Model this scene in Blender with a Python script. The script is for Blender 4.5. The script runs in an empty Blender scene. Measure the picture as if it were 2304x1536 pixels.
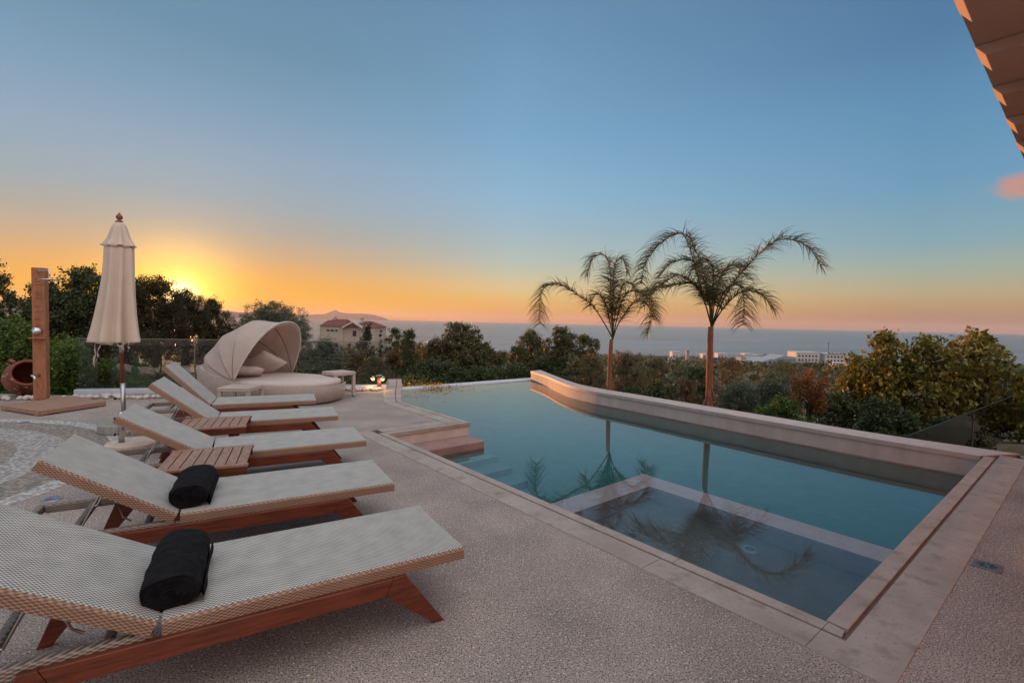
import bpy, math, random
import numpy as np
from mathutils import Vector, Matrix
random.seed(7)
RNG = np.random.default_rng(11)
S = bpy.context.scene
COL = S.collection
R = math.radians

# ------------------------------------------------------------------ camera
cd = bpy.data.cameras.new('camera'); cam = bpy.data.objects.new('camera', cd); COL.objects.link(cam)
cd.sensor_width = 36; cd.lens = 1100 / 2304 * 36; cd.clip_start = .05; cd.clip_end = 90000
pitch = math.atan(43 / 1100)
cam.matrix_world = Matrix.Translation((0, 0, 1.6)) @ Matrix.Rotation(math.pi / 2 - pitch, 4, 'X') @ Matrix.Rotation(R(1.27), 4, 'Z')
S.camera = cam

# ------------------------------------------------------------------ exposure
S.view_settings.view_transform = 'Standard'; S.view_settings.look = 'None'
S.view_settings.exposure = 0.0; S.view_settings.gamma = 1
cy = S.cycles
cy.max_bounces = 10; cy.transparent_max_bounces = 24; cy.transmission_bounces = 8; cy.glossy_bounces = 5
cy.diffuse_bounces = 4; cy.volume_bounces = 1; cy.caustics_refractive = True; cy.caustics_reflective = False
cy.sample_clamp_indirect = 4.0; cy.use_denoising = True

# ------------------------------------------------------------------ sun and sky
SUN = Vector((-.5617, .8268, .0303)).normalized()
SUNH = Vector((SUN.x, SUN.y, 0)).normalized()
ld = bpy.data.lights.new('sun', 'SUN'); ld.energy = 7.5; ld.angle = R(.5); ld.color = (1, .40, .13)
lo = bpy.data.objects.new('sun', ld); COL.objects.link(lo)
lo.rotation_euler = SUN.to_track_quat('Z', 'Y').to_euler()

def lin(c):
    return tuple((v / 255 / 12.92) if v / 255 <= .04045 else ((v / 255 + .055) / 1.055) ** 2.4 for v in c) + (1,)

W = bpy.data.worlds.new('World'); S.world = W; W.use_nodes = True
nt = W.node_tree; nt.nodes.clear()
def nd(t, **k):
    n = nt.nodes.new(t)
    for a, b in k.items(): setattr(n, a, b)
    return n
def lk(a, b): nt.links.new(a, b)
def mth(op, a, b=None, c=None, clamp=False):
    n = nd('ShaderNodeMath', operation=op); n.use_clamp = clamp
    for i, v in enumerate((a, b, c)):
        if v is None: continue
        if isinstance(v, (int, float)): n.inputs[i].default_value = v
        else: lk(v, n.inputs[i])
    return n.outputs[0]
def vmth(op, a, b):
    n = nd('ShaderNodeVectorMath', operation=op)
    for i, v in enumerate((a, b)):
        if isinstance(v, (tuple, Vector)): n.inputs[i].default_value = tuple(v)
        else: lk(v, n.inputs[i])
    return n
tc = nd('ShaderNodeTexCoord'); dirv = vmth('NORMALIZE', tc.outputs['Generated'], (0, 0, 0)).outputs[0]
sx = nd('ShaderNodeSeparateXYZ'); lk(dirv, sx.inputs[0])
zz = mth('MAXIMUM', sx.outputs[2], 0.0)
hd = mth('DIVIDE', mth('ADD', mth('MULTIPLY', sx.outputs[0], SUNH.x), mth('MULTIPLY', sx.outputs[1], SUNH.y)),
         mth('SQRT', mth('ADD', mth('MULTIPLY', sx.outputs[0], sx.outputs[0]), mth('ADD', mth('MULTIPLY', sx.outputs[1], sx.outputs[1]), 1e-6))))
def ramp(stops):
    n = nd('ShaderNodeValToRGB'); e = n.color_ramp.elements
    while len(e) < len(stops): e.new(1)
    for i, (p, c) in enumerate(stops): e[i].position = p; e[i].color = lin(c)
    lk(zz, n.inputs[0]); return n.outputs[0]
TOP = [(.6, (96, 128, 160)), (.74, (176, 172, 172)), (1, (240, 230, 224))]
rA = ramp([(0, (245, 158, 52)), (.02, (248, 174, 40)), (.045, (240, 172, 58)), (.075, (226, 170, 94)), (.11, (198, 168, 134)), (.15, (172, 166, 156)), (.20, (154, 166, 174)), (.27, (145, 163, 182)), (.35, (124, 154, 178)), (.43, (108, 142, 166))] + TOP)
rM = ramp([(0, (196, 134, 96)), (.012, (214, 150, 82)), (.03, (226, 172, 86)), (.05, (224, 188, 116)), (.072, (216, 196, 148)), (.10, (192, 195, 170)), (.13, (175, 190, 184)), (.18, (158, 182, 194)), (.24, (142, 177, 201)), (.35, (122, 163, 194)), (.47, (110, 148, 178)), (.56, (100, 134, 165))] + TOP[1:])
rB = ramp([(0, (126, 106, 112)), (.012, (150, 117, 98)), (.035, (178, 145, 106)), (.06, (180, 168, 132)), (.095, (158, 174, 160)), (.14, (130, 166, 178)), (.22, (108, 153, 181)), (.34, (92, 138, 172)), (.42, (82, 121, 157)), (.5, (78, 114, 150))] + TOP)
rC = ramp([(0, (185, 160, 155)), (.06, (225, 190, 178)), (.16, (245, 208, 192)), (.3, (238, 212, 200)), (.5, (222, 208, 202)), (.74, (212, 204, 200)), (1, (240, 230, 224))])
def mixc(f, a, b, mode='MIX'):
    n = nd('ShaderNodeMix', data_type='RGBA', blend_type=mode)
    for s, v in ((n.inputs[0], f), (n.inputs[6], a), (n.inputs[7], b)):
        if isinstance(v, (int, float)): s.default_value = v
        elif isinstance(v, tuple): s.default_value = v
        else: lk(v, s)
    return n.outputs[2]
def mr(v, a, b):
    n = nd('ShaderNodeMapRange'); n.inputs[1].default_value = a; n.inputs[2].default_value = b; lk(v, n.inputs[0]); return n.outputs[0]
sky = mixc(mr(hd, .985, .83), rA, rM)
sky = mixc(mr(hd, .83, .28), sky, rB)
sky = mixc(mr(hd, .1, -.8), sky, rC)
sky = mixc(mr(zz, .10, .24), sky, mixc(1.0, sky, (.95, 1.06, 1.09, 1), 'MULTIPLY'))
gainf = mth('ADD', 1.0, mth('ADD', mth('MULTIPLY', mr(zz, .64, .9), .35), mth('MULTIPLY', mr(hd, -.1, -.8), .45)))  # unseen sky overhead and behind camera raised, added fill for the terrace
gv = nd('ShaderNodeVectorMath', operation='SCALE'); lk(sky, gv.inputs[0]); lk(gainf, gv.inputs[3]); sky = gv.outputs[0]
dd = mth('MAXIMUM', vmth('DOT_PRODUCT', dirv, SUN).outputs['Value'], 0.0)
def glow(p, k, c):
    global sky
    g = mth('MULTIPLY', mth('POWER', dd, p), k)
    v = nd('ShaderNodeVectorMath', operation='SCALE'); v.inputs[0].default_value = c; lk(g, v.inputs[3])
    sky = mixc(1.0, sky, v.outputs[0], 'ADD')
glow(70, .12, (.95, .42, .0)); glow(380, 1.1, (1, .66, .10)); glow(4500, 4.0, (1, .85, .45))
# small evening cloud in the sky to the right
cn = nd('ShaderNodeTexNoise'); cn.inputs['Scale'].default_value = 30; cn.inputs['Detail'].default_value = 6; lk(dirv, cn.inputs['Vector'])
cv = vmth('SUBTRACT', dirv, (.708, .675, .204)); cs = vmth('MULTIPLY', cv.outputs[0], (17, 17, 46)); ln = nd('ShaderNodeVectorMath', operation='LENGTH'); lk(cs.outputs[0], ln.inputs[0])
cm = mr(mth('SUBTRACT', mth('ADD', ln.outputs['Value'], mth('MULTIPLY', cn.outputs[0], 1.1)), .55), 1.0, .55)
sky = mixc(mth('MULTIPLY', cm, .8), sky, lin((205, 145, 125)))
nis = nd('ShaderNodeTexSky'); nis.sky_type = 'NISHITA'; nis.sun_disc = False; nis.sun_elevation = math.asin(SUN.z); nis.sun_rotation = math.atan2(SUN.x, SUN.y)
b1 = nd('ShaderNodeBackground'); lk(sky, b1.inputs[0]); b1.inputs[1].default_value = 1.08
b2 = nd('ShaderNodeBackground'); lk(nis.outputs[0], b2.inputs[0]); b2.inputs[1].default_value = .05
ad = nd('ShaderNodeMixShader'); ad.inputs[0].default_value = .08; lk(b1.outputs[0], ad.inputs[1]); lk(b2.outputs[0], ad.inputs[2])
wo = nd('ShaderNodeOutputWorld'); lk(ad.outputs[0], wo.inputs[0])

# ------------------------------------------------------------------ materials
MATS = {}
def mat(name, c1, c2=None, rough=.6, scale=5.0, stretch=(1, 1, 1), bump=0.0, bscale=None, metal=0.0, detail=6, emit=None, trans=0.0, spec=.5, lo_=.35, hi_=.65, speck=None, coord='Object', speck2=None, island=0.0):
    if name in MATS: return MATS[name]
    m = bpy.data.materials.new(name); m.use_nodes = True; t = m.node_tree; N = t.nodes; p = N['Principled BSDF']; out = N['Material Output']
    p.inputs['Roughness'].default_value = rough; p.inputs['Metallic'].default_value = metal
    p.inputs['Specular IOR Level'].default_value = spec
    def new(k): return N.new(k)
    tcn = new('ShaderNodeTexCoord'); mp = new('ShaderNodeMapping'); mp.inputs['Scale'].default_value = stretch
    t.links.new(tcn.outputs[coord], mp.inputs[0])
    c2 = c2 or tuple(v * .8 for v in c1)
    nz = new('ShaderNodeTexNoise'); nz.inputs['Scale'].default_value = scale; nz.inputs['Detail'].default_value = detail; nz.inputs['Roughness'].default_value = .6
    t.links.new(mp.outputs[0], nz.inputs['Vector'])
    rp = new('ShaderNodeValToRGB'); rp.color_ramp.elements[0].position = lo_; rp.color_ramp.elements[1].position = hi_
    rp.color_ramp.elements[0].color = tuple(c1) + (1,); rp.color_ramp.elements[1].color = tuple(c2) + (1,)
    t.links.new(nz.outputs[0], rp.inputs[0]); colr = rp.outputs[0]
    def mixn(f, a, b, mode='MIX'):
        n = new('ShaderNodeMix'); n.data_type = 'RGBA'; n.blend_type = mode
        for s, v in ((n.inputs[0], f), (n.inputs[6], a), (n.inputs[7], b)):
            if isinstance(v, (int, float)): s.default_value = v
            elif isinstance(v, tuple): s.default_value = v
            else: t.links.new(v, s)
        return n.outputs[2]
    for sp in (speck, speck2):
        if sp:   # (scale, threshold lo, hi, colour)
            n2 = new('ShaderNodeTexNoise'); n2.inputs['Scale'].default_value = sp[0]; n2.inputs['Detail'].default_value = 3
            t.links.new(tcn.outputs[coord], n2.inputs['Vector'])
            r2 = new('ShaderNodeValToRGB'); r2.color_ramp.elements[0].position = sp[1]; r2.color_ramp.elements[1].position = sp[2]
            t.links.new(n2.outputs[0], r2.inputs[0]); colr = mixn(r2.outputs[0], colr, tuple(sp[3]) + (1,))
    if island:
        g = new('ShaderNodeNewGeometry'); r3 = new('ShaderNodeMapRange'); r3.inputs[3].default_value = 1 - island; r3.inputs[4].default_value = 1 + island
        t.links.new(g.outputs['Random Per Island'], r3.inputs[0])
        hs = new('ShaderNodeHueSaturation'); t.links.new(r3.outputs[0], hs.inputs['Value'])
        r4 = new('ShaderNodeMapRange'); r4.inputs[3].default_value = .5 - island * .06; r4.inputs[4].default_value = .5 + island * .06
        mo = new('ShaderNodeMath'); mo.operation = 'FRACT'; mm = new('ShaderNodeMath'); mm.operation = 'MULTIPLY'; mm.inputs[1].default_value = 17.3
        t.links.new(g.outputs['Random Per Island'], mm.inputs[0]); t.links.new(mm.outputs[0], mo.inputs[0]); t.links.new(mo.outputs[0], r4.inputs[0]); t.links.new(r4.outputs[0], hs.inputs['Hue'])
        t.links.new(colr, hs.inputs['Color']); colr = hs.outputs[0]
    t.links.new(colr, p.inputs['Base Color'])
    if bump:
        b = new('ShaderNodeBump'); b.inputs['Strength'].default_value = bump; b.inputs['Distance'].default_value = .01
        nb = new('ShaderNodeTexNoise'); nb.inputs['Scale'].default_value = bscale or scale * 4; nb.inputs['Detail'].default_value = 5
        t.links.new(mp.outputs[0], nb.inputs['Vector']); t.links.new(nb.outputs[0], b.inputs['Height']); t.links.new(b.outputs[0], p.inputs['Normal'])
    if emit:
        p.inputs['Emission Color'].default_value = tuple(emit[0]) + (1,); p.inputs['Emission Strength'].default_value = emit[1]
    if trans:
        tr = new('ShaderNodeBsdfTranslucent'); t.links.new(colr, tr.inputs[0]); mx = new('ShaderNodeMixShader'); mx.inputs[0].default_value = trans
        t.links.new(p.outputs[0], mx.inputs[1]); t.links.new(tr.outputs[0], mx.inputs[2]); t.links.new(mx.outputs[0], out.inputs[0])
    MATS[name] = m; return m

def weave_mat(name, hi, low, pitch, ax=(1, 1), side=False):
    m = bpy.data.materials.new(name); m.use_nodes = True; t = m.node_tree; N = t.nodes; p = N['Principled BSDF']; p.inputs['Roughness'].default_value = .45
    tcn = N.new('ShaderNodeTexCoord'); sp = N.new('ShaderNodeSeparateXYZ'); t.links.new(tcn.outputs['Object'], sp.inputs[0])
    def M(op, a, b=None):
        n = N.new('ShaderNodeMath'); n.operation = op
        for i, v in enumerate((a, b)):
            if v is None: continue
            if isinstance(v, (int, float)): n.inputs[i].default_value = v
            else: t.links.new(v, n.inputs[i])
        return n.outputs[0]
    k = math.pi / pitch
    A, B = (sp.outputs[0], sp.outputs[1]) if not side else (M('ADD', sp.outputs[0], sp.outputs[1]), sp.outputs[2])
    a = M('SINE', M('MULTIPLY', A, k * ax[0])); b = M('SINE', M('MULTIPLY', B, k * ax[1]))
    v = M('MULTIPLY', a, b); v = M('ADD', M('MULTIPLY', v, .5), .5)
    nz = N.new('ShaderNodeTexNoise'); nz.inputs['Scale'].default_value = 9; t.links.new(tcn.outputs['Object'], nz.inputs[0])
    v2 = M('ADD', v, M('MULTIPLY', M('SUBTRACT', nz.outputs[0], .5), .35))
    rp = N.new('ShaderNodeValToRGB'); rp.color_ramp.elements[0].position = .28; rp.color_ramp.elements[1].position = .72
    rp.color_ramp.elements[0].color = tuple(low) + (1,); rp.color_ramp.elements[1].color = tuple(hi) + (1,)
    t.links.new(v2, rp.inputs[0]); t.links.new(rp.outputs[0], p.inputs['Base Color'])
    bp = N.new('ShaderNodeBump'); bp.inputs['Strength'].default_value = .7; bp.inputs['Distance'].default_value = .004
    t.links.new(v, bp.inputs['Height']); t.links.new(bp.outputs[0], p.inputs['Normal'])
    MATS[name] = m; return m

DECK = mat('deck_aggregate', (.50, .40, .37), (.27, .22, .205), .85, 1.1, bump=.4, bscale=120, lo_=.3, hi_=.7, speck=(130, .545, .575, (.06, .047, .05)), speck2=(80, .60, .66, (.70, .62, .60)))
STONE = mat('coping_stone', (.34, .27, .245), (.44, .365, .335), .65, 2.2, bump=.35, bscale=50, speck=(7, .56, .78, (.22, .18, .155)), speck2=(45, .60, .72, (.28, .22, .19)))
PLAST = mat('wall_plaster', (.66, .55, .51), (.55, .45, .42), .75, 4, stretch=(1, 1, .35), bump=.25, bscale=90, speck=(220, .60, .68, (.3, .22, .2)))
STEPM = mat('step_pebble_plaster', (.44, .26, .24), (.34, .20, .19), .8, 3, bump=.5, bscale=160, speck=(130, .52, .62, (.12, .08, .08)))
POOLM = mat('pool_plaster', (.075, .24, .235), (.06, .195, .19), .6, 4)
SPAM = mat('spa_plaster', (.26, .235, .235), (.21, .19, .19), .7, 6, speck=(160, .5, .62, (.15, .14, .14)))
LEDGEM = mat('ledge_plaster', (.58, .45, .47), (.50, .39, .41), .6, 6)
LIPM = mat('white_lip', (.62, .62, .68), (.55, .55, .62), .35, 8)
GROOVE = mat('groove', (.24, .12, .09), (.17, .09, .07), .6, 8)
TEAK = mat('teak_red', (.19, .044, .019), (.085, .020, .010), .38, 5, stretch=(1.2, 14, 14), bump=.1)
SLAT = mat('teak_weathered', (.40, .22, .16), (.24, .125, .09), .5, 6, stretch=(10, 1.5, 10), bump=.2)
POLEW = mat('teak_pole', (.28, .075, .035), (.17, .045, .02), .4, 6, stretch=(20, 20, 1.5))
PLANK = mat('shower_wood', (.42, .17, .08), (.28, .11, .055), .6, 4, stretch=(6, 6, 1.3), bump=.2)
PLATW = mat('platform_wood', (.42, .24, .17), (.28, .16, .12), .6, 4, stretch=(1.3, 12, 12), bump=.2)
WEAVE = weave_mat('weave_top', (.66, .63, .60), (.17, .155, .15), .0100)
WSIDE = weave_mat('weave_side_warmlit', (.40, .25, .18), (.17, .095, .065), .009, (.6, 1.3), side=True)  # browner than the top: warm light on the sides put into colour
WFRAME = weave_mat('weave_frame', (.36, .29, .25), (.13, .10, .09), .012, (.6, 1.6), side=True)
WBED = weave_mat('weave_bed', (.46, .38, .34), (.26, .21, .19), .02, (1.0, .35), side=True)
WTAB = weave_mat('weave_table', (.60, .51, .47), (.42, .35, .32), .012, (.6, 1.6), side=True)
STEEL = mat('steel', (.55, .53, .50), (.45, .43, .41), .28, 20, metal=1.0)
CHROME = mat('chrome', (.8, .8, .82), (.7, .7, .72), .12, 20, metal=1.0)
TOWEL = mat('black_towel', (.010, .010, .012), (.020, .020, .024), .95, 30, bump=.8, bscale=240, spec=.1)
CANVAS = mat('umbrella_canvas', (.82, .70, .60), (.74, .63, .545), .85, 3, trans=.22, bump=.15, bscale=25)
CANOPY = mat('canopy_fabric', (.70, .59, .53), (.62, .52, .47), .85, 3, trans=.30, bump=.9, bscale=5)
CUSH = mat('cushion_fabric', (.62, .52, .48), (.55, .46, .43), .85, 3, bump=.2, bscale=14)
CONC = mat('terrazzo_base', (.40, .37, .35), (.26, .24, .23), .8, 30, bump=.3, bscale=120, speck=(150, .55, .62, (.12, .11, .1)))
PALEST = mat('pale_base', (.66, .52, .44), (.52, .40, .34), .7, 12)
WHITEK = mat('white_kerb', (.62, .66, .74), (.55, .59, .67), .5, 6)
PEB = mat('pebble_white', (.66, .58, .55), (.50, .43, .41), .6, 9, island=.12)
TERRA = mat('terracotta', (.26, .075, .05), (.17, .05, .035), .75, 4, bump=.4, bscale=20, speck=(9, .63, .68, (.5, .38, .34)))
BLACKP = mat('black_plastic', (.012, .012, .012), None, .4, 5)
GRASS = mat('lawn', (.045, .075, .018), (.03, .05, .014), .9, 6, bump=.6, bscale=60)
SOIL = mat('terrain_soil', (.13, .085, .06), (.05, .055, .03), .95, .7, bump=.5, bscale=8)
PATHM = mat('gravel_path', (.42, .32, .24), (.34, .26, .20), .9, 2, bump=.3, bscale=40)
ROCK = mat('rock', (.30, .21, .17), (.19, .13, .11), .9, 5, bump=.6, bscale=14)
WALLH = mat('house_wall', (.52, .43, .37), (.46, .38, .33), .8, 2)
TRIM = mat('house_trim', (.60, .60, .60), None, .6, 2)
ROOFR = mat('roof_tile', (.22, .05, .04), (.15, .035, .03), .7, 6, stretch=(3, .3, 1))
SHUT = mat('shutter', (.11, .022, .018), None, .5, 4, stretch=(1, 1, 20))
GLZ = mat('window_dark', (.06, .065, .08), None, .15, 4)
WHITEB = mat('white_building', (.62, .60, .62), (.55, .53, .55), .7, .4)
GREYB = mat('grey_shed', (.30, .30, .36), (.26, .26, .31), .6, .3)
TIN = mat('pale_tin_roof', (.30, .35, .42), (.25, .30, .36), .5, .5, stretch=(6, .3, 1))
SOFF = mat('soffit', (.50, .35, .28), (.43, .30, .24), .8, 2, bump=.1)
MOUNT = mat('mountain', (.22, .14, .12), (.16, .10, .09), .95, .0006)
BARK = mat('bark', (.10, .065, .045), (.05, .035, .025), .9, 12, bump=.5, bscale=30)
PALMT = mat('palm_trunk', (.34, .13, .075), (.17, .07, .04), .8, 3, stretch=(14, 14, 2.2), bump=.5, bscale=8)
FRONDM = mat('frond', (.09, .075, .024), (.045, .048, .016), .55, 3, trans=.25, island=.35)
LAMPG = mat('lamp_bulb', (.9, .7, .5), None, .4, 3, emit=((1, .55, .22), 8))
LAMPB = mat('lamp_body', (.16, .07, .04), None, .5, 8)
GLASSB = mat('blue_lens', (.10, .12, .35), None, .15, 8)
LEAF = {
 'oak': mat('leaf_oak', (.085, .11, .040), (.055, .075, .030), .55, 1.5, trans=.3, island=.4),
 'tama': mat('leaf_tamarisk', (.095, .075, .030), (.060, .058, .024), .6, 1.5, trans=.4, island=.4),
 'bright': mat('leaf_bright', (.13, .19, .028), (.075, .125, .024), .45, 2.5, trans=.35, island=.4),
 'olive': mat('leaf_olive', (.14, .165, .105), (.085, .11, .070), .5, 2, trans=.15, island=.4),
 'bushy': mat('leaf_pine', (.035, .055, .025), (.022, .035, .016), .6, .5, trans=.15, island=.4),
 'cypress': mat('leaf_cypress', (.020, .032, .016), None, .7, 1, trans=.1, island=.4),
 'mixed': mat('leaf_mixed', (.10, .12, .05), (.18, .10, .03), .6, 1.2, trans=.25, island=.4),
 'amber': mat('leaf_amber', (.26, .125, .035), (.11, .10, .036), .55, 1.5, trans=.3, island=.4),
 'carob': mat('leaf_carob', (.10, .125, .045), (.135, .105, .045), .45, 1.2, trans=.25, island=.45),  # warm second tone stands in for sunlit patches
 'oleander': mat('leaf_oleander', (.24, .14, .065), (.10, .13, .062), .5, 1.3, trans=.25, island=.4),  # orange tone painted in for sunlit tips
 'plum': mat('leaf_plum', (.38, .13, .035), (.17, .10, .035), .55, 1.5, trans=.3, island=.4),
 'fig': mat('leaf_fig', (.30, .23, .04), (.13, .14, .03), .5, 1.4, trans=.3, island=.45),  # yellow tone mixed in as low sunlight on the leaves
}
def glass_mat(tint=(.80, .84, .82, 1)):
    m = bpy.data.materials.new('clear_glass'); m.use_nodes = True; t = m.node_tree; N = t.nodes; N.remove(N['Principled BSDF'])
    tr = N.new('ShaderNodeBsdfTransparent'); tr.inputs[0].default_value = tint; gl = N.new('ShaderNodeBsdfGlossy'); gl.inputs['Roughness'].default_value = .02
    fr = N.new('ShaderNodeFresnel'); fr.inputs[0].default_value = 1.45; mx = N.new('ShaderNodeMixShader')
    t.links.new(fr.outputs[0], mx.inputs[0]); t.links.new(tr.outputs[0], mx.inputs[1]); t.links.new(gl.outputs[0], mx.inputs[2]); t.links.new(mx.outputs[0], N['Material Output'].inputs[0])
    return m
GLASS = glass_mat(); DGLASS = glass_mat((.36, .36, .33, 1)); DGLASS.name = 'dark_glass'
GEDGE = mat('glass_edge', (.30, .32, .25), None, .2, 3)

# ------------------------------------------------------------------ mesh helpers
class MB:
    def __init__(s): s.v = []; s.f = []; s.m = []; s.mi = 0
    def add(s, vs, fs, mi=None):
        o = len(s.v); s.v += [tuple(v) for v in vs]; s.f += [tuple(i + o for i in f) for f in fs]; s.m += [s.mi if mi is None else mi] * len(fs)
    def box(s, lo, hi, M=None, mi=None):
        x0, y0, z0 = lo; x1, y1, z1 = hi
        vs = [Vector(p) for p in ((x0, y0, z0), (x1, y0, z0), (x1, y1, z0), (x0, y1, z0), (x0, y0, z1), (x1, y0, z1), (x1, y1, z1), (x0, y1, z1))]
        if M is not None: vs = [M @ v for v in vs]
        s.add(vs, [(3, 2, 1, 0), (4, 5, 6, 7), (0, 1, 5, 4), (1, 2, 6, 5), (2, 3, 7, 6), (3, 0, 4, 7)], mi)
    def prism(s, poly, z0, z1, M=None, mi=None):
        n = len(poly); vs = [Vector((x, y, z0)) for x, y in poly] + [Vector((x, y, z1)) for x, y in poly]
        if M is not None: vs = [M @ v for v in vs]
        s.add(vs, [tuple(range(n))[::-1], tuple(range(n, 2 * n))] + [(i, (i + 1) % n, n + (i + 1) % n, n + i) for i in range(n)], mi)
    def tube(s, pts, rad, n=8, cap=True, mi=None):
        pts = [Vector(p) for p in pts]; rad = rad if isinstance(rad, (list, tuple)) else [rad] * len(pts); vs = []; up = Vector((.03, .05, 1))
        for i, p in enumerate(pts):
            d = (pts[min(i + 1, len(pts) - 1)] - pts[max(i - 1, 0)]).normalized()
            a = d.cross(up if abs(d.z) < .95 else Vector((1, 0, 0))).normalized(); b = d.cross(a).normalized()
            vs += [p + (a * math.cos(2 * math.pi * k / n) + b * math.sin(2 * math.pi * k / n)) * rad[i] for k in range(n)]
        fs = [(i * n + k, i * n + (k + 1) % n, (i + 1) * n + (k + 1) % n, (i + 1) * n + k) for i in range(len(pts) - 1) for k in range(n)]
        if cap: fs += [tuple(range(n))[::-1], tuple(range((len(pts) - 1) * n, len(pts) * n))]
        s.add(vs, fs, mi)
    def lathe(s, prof, M=None, n=32, mi=None):
        vs = []
        for r, z in prof: vs += [Vector((r * math.cos(2 * math.pi * k / n), r * math.sin(2 * math.pi * k / n), z)) for k in range(n)]
        if M is not None: vs = [M @ v for v in vs]
        s.add(vs, [(i * n + k, i * n + (k + 1) % n, (i + 1) * n + (k + 1) % n, (i + 1) * n + k) for i in range(len(prof) - 1) for k in range(n)], mi)
    def grid(s, P, closeu=False, mi=None):
        nu, nv = len(P), len(P[0]); vs = [p for r in P for p in r]
        s.add(vs, [(i * nv + j, i * nv + j + 1, ((i + 1) % nu) * nv + j + 1, ((i + 1) % nu) * nv + j) for i in range(nu if closeu else nu - 1) for j in range(nv - 1)], mi)
    def mesh(s, name, mats, smooth=False):
        me = bpy.data.meshes.new(name); me.from_pydata(s.v, [], s.f)
        for m in (mats if isinstance(mats, (list, tuple)) else [mats]): me.materials.append(m)
        me.polygons.foreach_set('material_index', s.m)
        if smooth: me.polygons.foreach_set('use_smooth', [True] * len(me.polygons))
        me.update(); return me
    def build(s, name, mats, parent=None, smooth=False, bevel=0, loc=None, seg=2):
        o = bpy.data.objects.new(name, s.mesh(name, mats, smooth)); COL.objects.link(o)
        if parent is not None: o.parent = parent
        if loc is not None: o.location = loc
        if bevel:
            b = o.modifiers.new('bevel', 'BEVEL'); b.width = bevel; b.segments = seg; b.limit_method = 'ANGLE'; b.angle_limit = R(35)
        return o
def tag(o, label=None, cat=None, group=None, kind=None):
    if label: o['label'] = label
    if cat: o['category'] = cat
    if group: o['group'] = group
    if kind: o['kind'] = kind
    return o
def thing(name, loc=(0, 0, 0), rz=0, **k):
    o = bpy.data.objects.new(name, None); COL.objects.link(o); o.location = loc; o.rotation_euler.z = rz; o.empty_display_size = .1
    return tag(o, **k)
def copy_tree(o, parent=None):
    c = o.copy(); COL.objects.link(c)
    if parent is not None: c.parent = parent
    for ch in list(o.children): copy_tree(ch, c)
    return c
def rotz(a): return Matrix.Rotation(a, 4, 'Z')
def T(x, y, z): return Matrix.Translation((x, y, z))
def spline(pts, n):
    pts = [Vector(p) for p in pts]; P = [pts[0] * 2 - pts[1]] + pts + [pts[-1] * 2 - pts[-2]]; out = []
    for i in range(1, len(P) - 2):
        for k in range(n):
            t = k / n; a, b, c, d = P[i - 1:i + 3]
            out.append(.5 * ((2 * b) + (c - a) * t + (2 * a - 5 * b + 4 * c - d) * t * t + (-a + 3 * b - 3 * c + d) * t ** 3))
    return out + [pts[-1]]

# ------------------------------------------------------------------ pool frame
PC = Vector((1.75, 2.6)); E1 = Vector((-.6395, .7688)); E2 = Vector((.7688, .6395))
def P2(a, b): v = PC + E1 * a + E2 * b; return (v.x, v.y)
PM = Matrix(((E2.x, E1.x, 0, PC.x), (E2.y, E1.y, 0, PC.y), (0, 0, 1, 0), (0, 0, 0, 1)))   # local x = e2, y = e1
WZ = -.30
wall_in = [(.65, 16.1), (1.05, 14.75), (1.34, 13.3), (1.60, 12.35), (2.02, 11.5), (2.5, 10.9), (3.2, 9.95), (4.45, 8.3), (5.35, 7.15), (6.11, 6.27)]
wall_out = [(.97, 16.45), (1.27, 15.0), (1.58, 13.55), (1.86, 12.65), (2.30, 11.9), (2.80, 11.25), (3.50, 10.32), (4.78, 8.62), (5.72, 7.42), (6.73, 6.40)]
WI = [(p.x, p.y) for p in spline([(a, b, 0) for a, b in wall_in], 6)]
WO = [(p.x, p.y) for p in spline([(a, b, 0) for a, b in wall_out], 6)]
curveL = [(p.x, p.y) for p in spline([Vector(P2(7.75, 1.40) + (0,)), Vector(P2(8.7, 1.87) + (0,)), Vector(P2(9.89, 2.50) + (0,)), Vector(P2(11.15, 3.12) + (0,))], 6)]
curveLo = [(p.x, p.y) for p in spline([Vector(P2(7.80, 1.08) + (0,)), Vector(P2(8.8, 1.52) + (0,)), Vector(P2(10.0, 2.10) + (0,)), Vector(P2(11.27, 2.80) + (0,))], 6)]
inner = [P2(0, 0), P2(5.45, 0), P2(5.45, 1.40)] + curveL + [] + WI[::-1][::-1]
outline = [P2(0, 0), P2(5.45, 0), P2(5.45, 1.40)] + curveL + WI           # pool edge, clockwise seen from above

# ------------------------------------------------------------------ terrain
pathout = [(-22.05, 22.18), (-16.76, 19.96), (-13.91, 18.59), (-10.92, 16.61), (-8.69, 15.11), (-6.29, 13.51), (-4.38, 12.5), (-2.9, 12.3)]
pathin = [(-19.5, 18.2), (-13.18, 15.7), (-11.2, 14.96), (-9.39, 14.28), (-7.85, 13.65), (-5.94, 12.76), (-4.15, 11.95), (-3.1, 11.85)]
def tz(x, y):
    main = np.interp(y, [-30, 9, 12, 16, 26, 60, 105, 200, 350, 430, 480, 500, 520, 700], [-1.1, -1.1, -1.2, -1.9, -4.2, -6.0, -8.2, -16, -28.0, -28.3, -28.8, -29.3, -31, -31])
    yb = np.interp(x, [p[0] for p in pathout], [p[1] for p in pathout])
    left = -.11 - np.clip((y - yb - .2) * .16, 0, 4.6) - np.clip((y - 50) * .05, 0, 30)
    w = np.clip((-2.2 - x) / 1.2, 0, 1) * np.clip((70 - y) / 30, 0, 1) * (y > 7)
    z = main * (1 - w) + left * w
    z = z + .05 * np.sin(x * 1.7 + y) * np.clip((y - 18) / 6, 0, 1) + .5 * np.sin(x * .09) * np.cos(y * .07) * np.clip((y - 60) / 60, 0, 1) * (y < 460)
    return z
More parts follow.
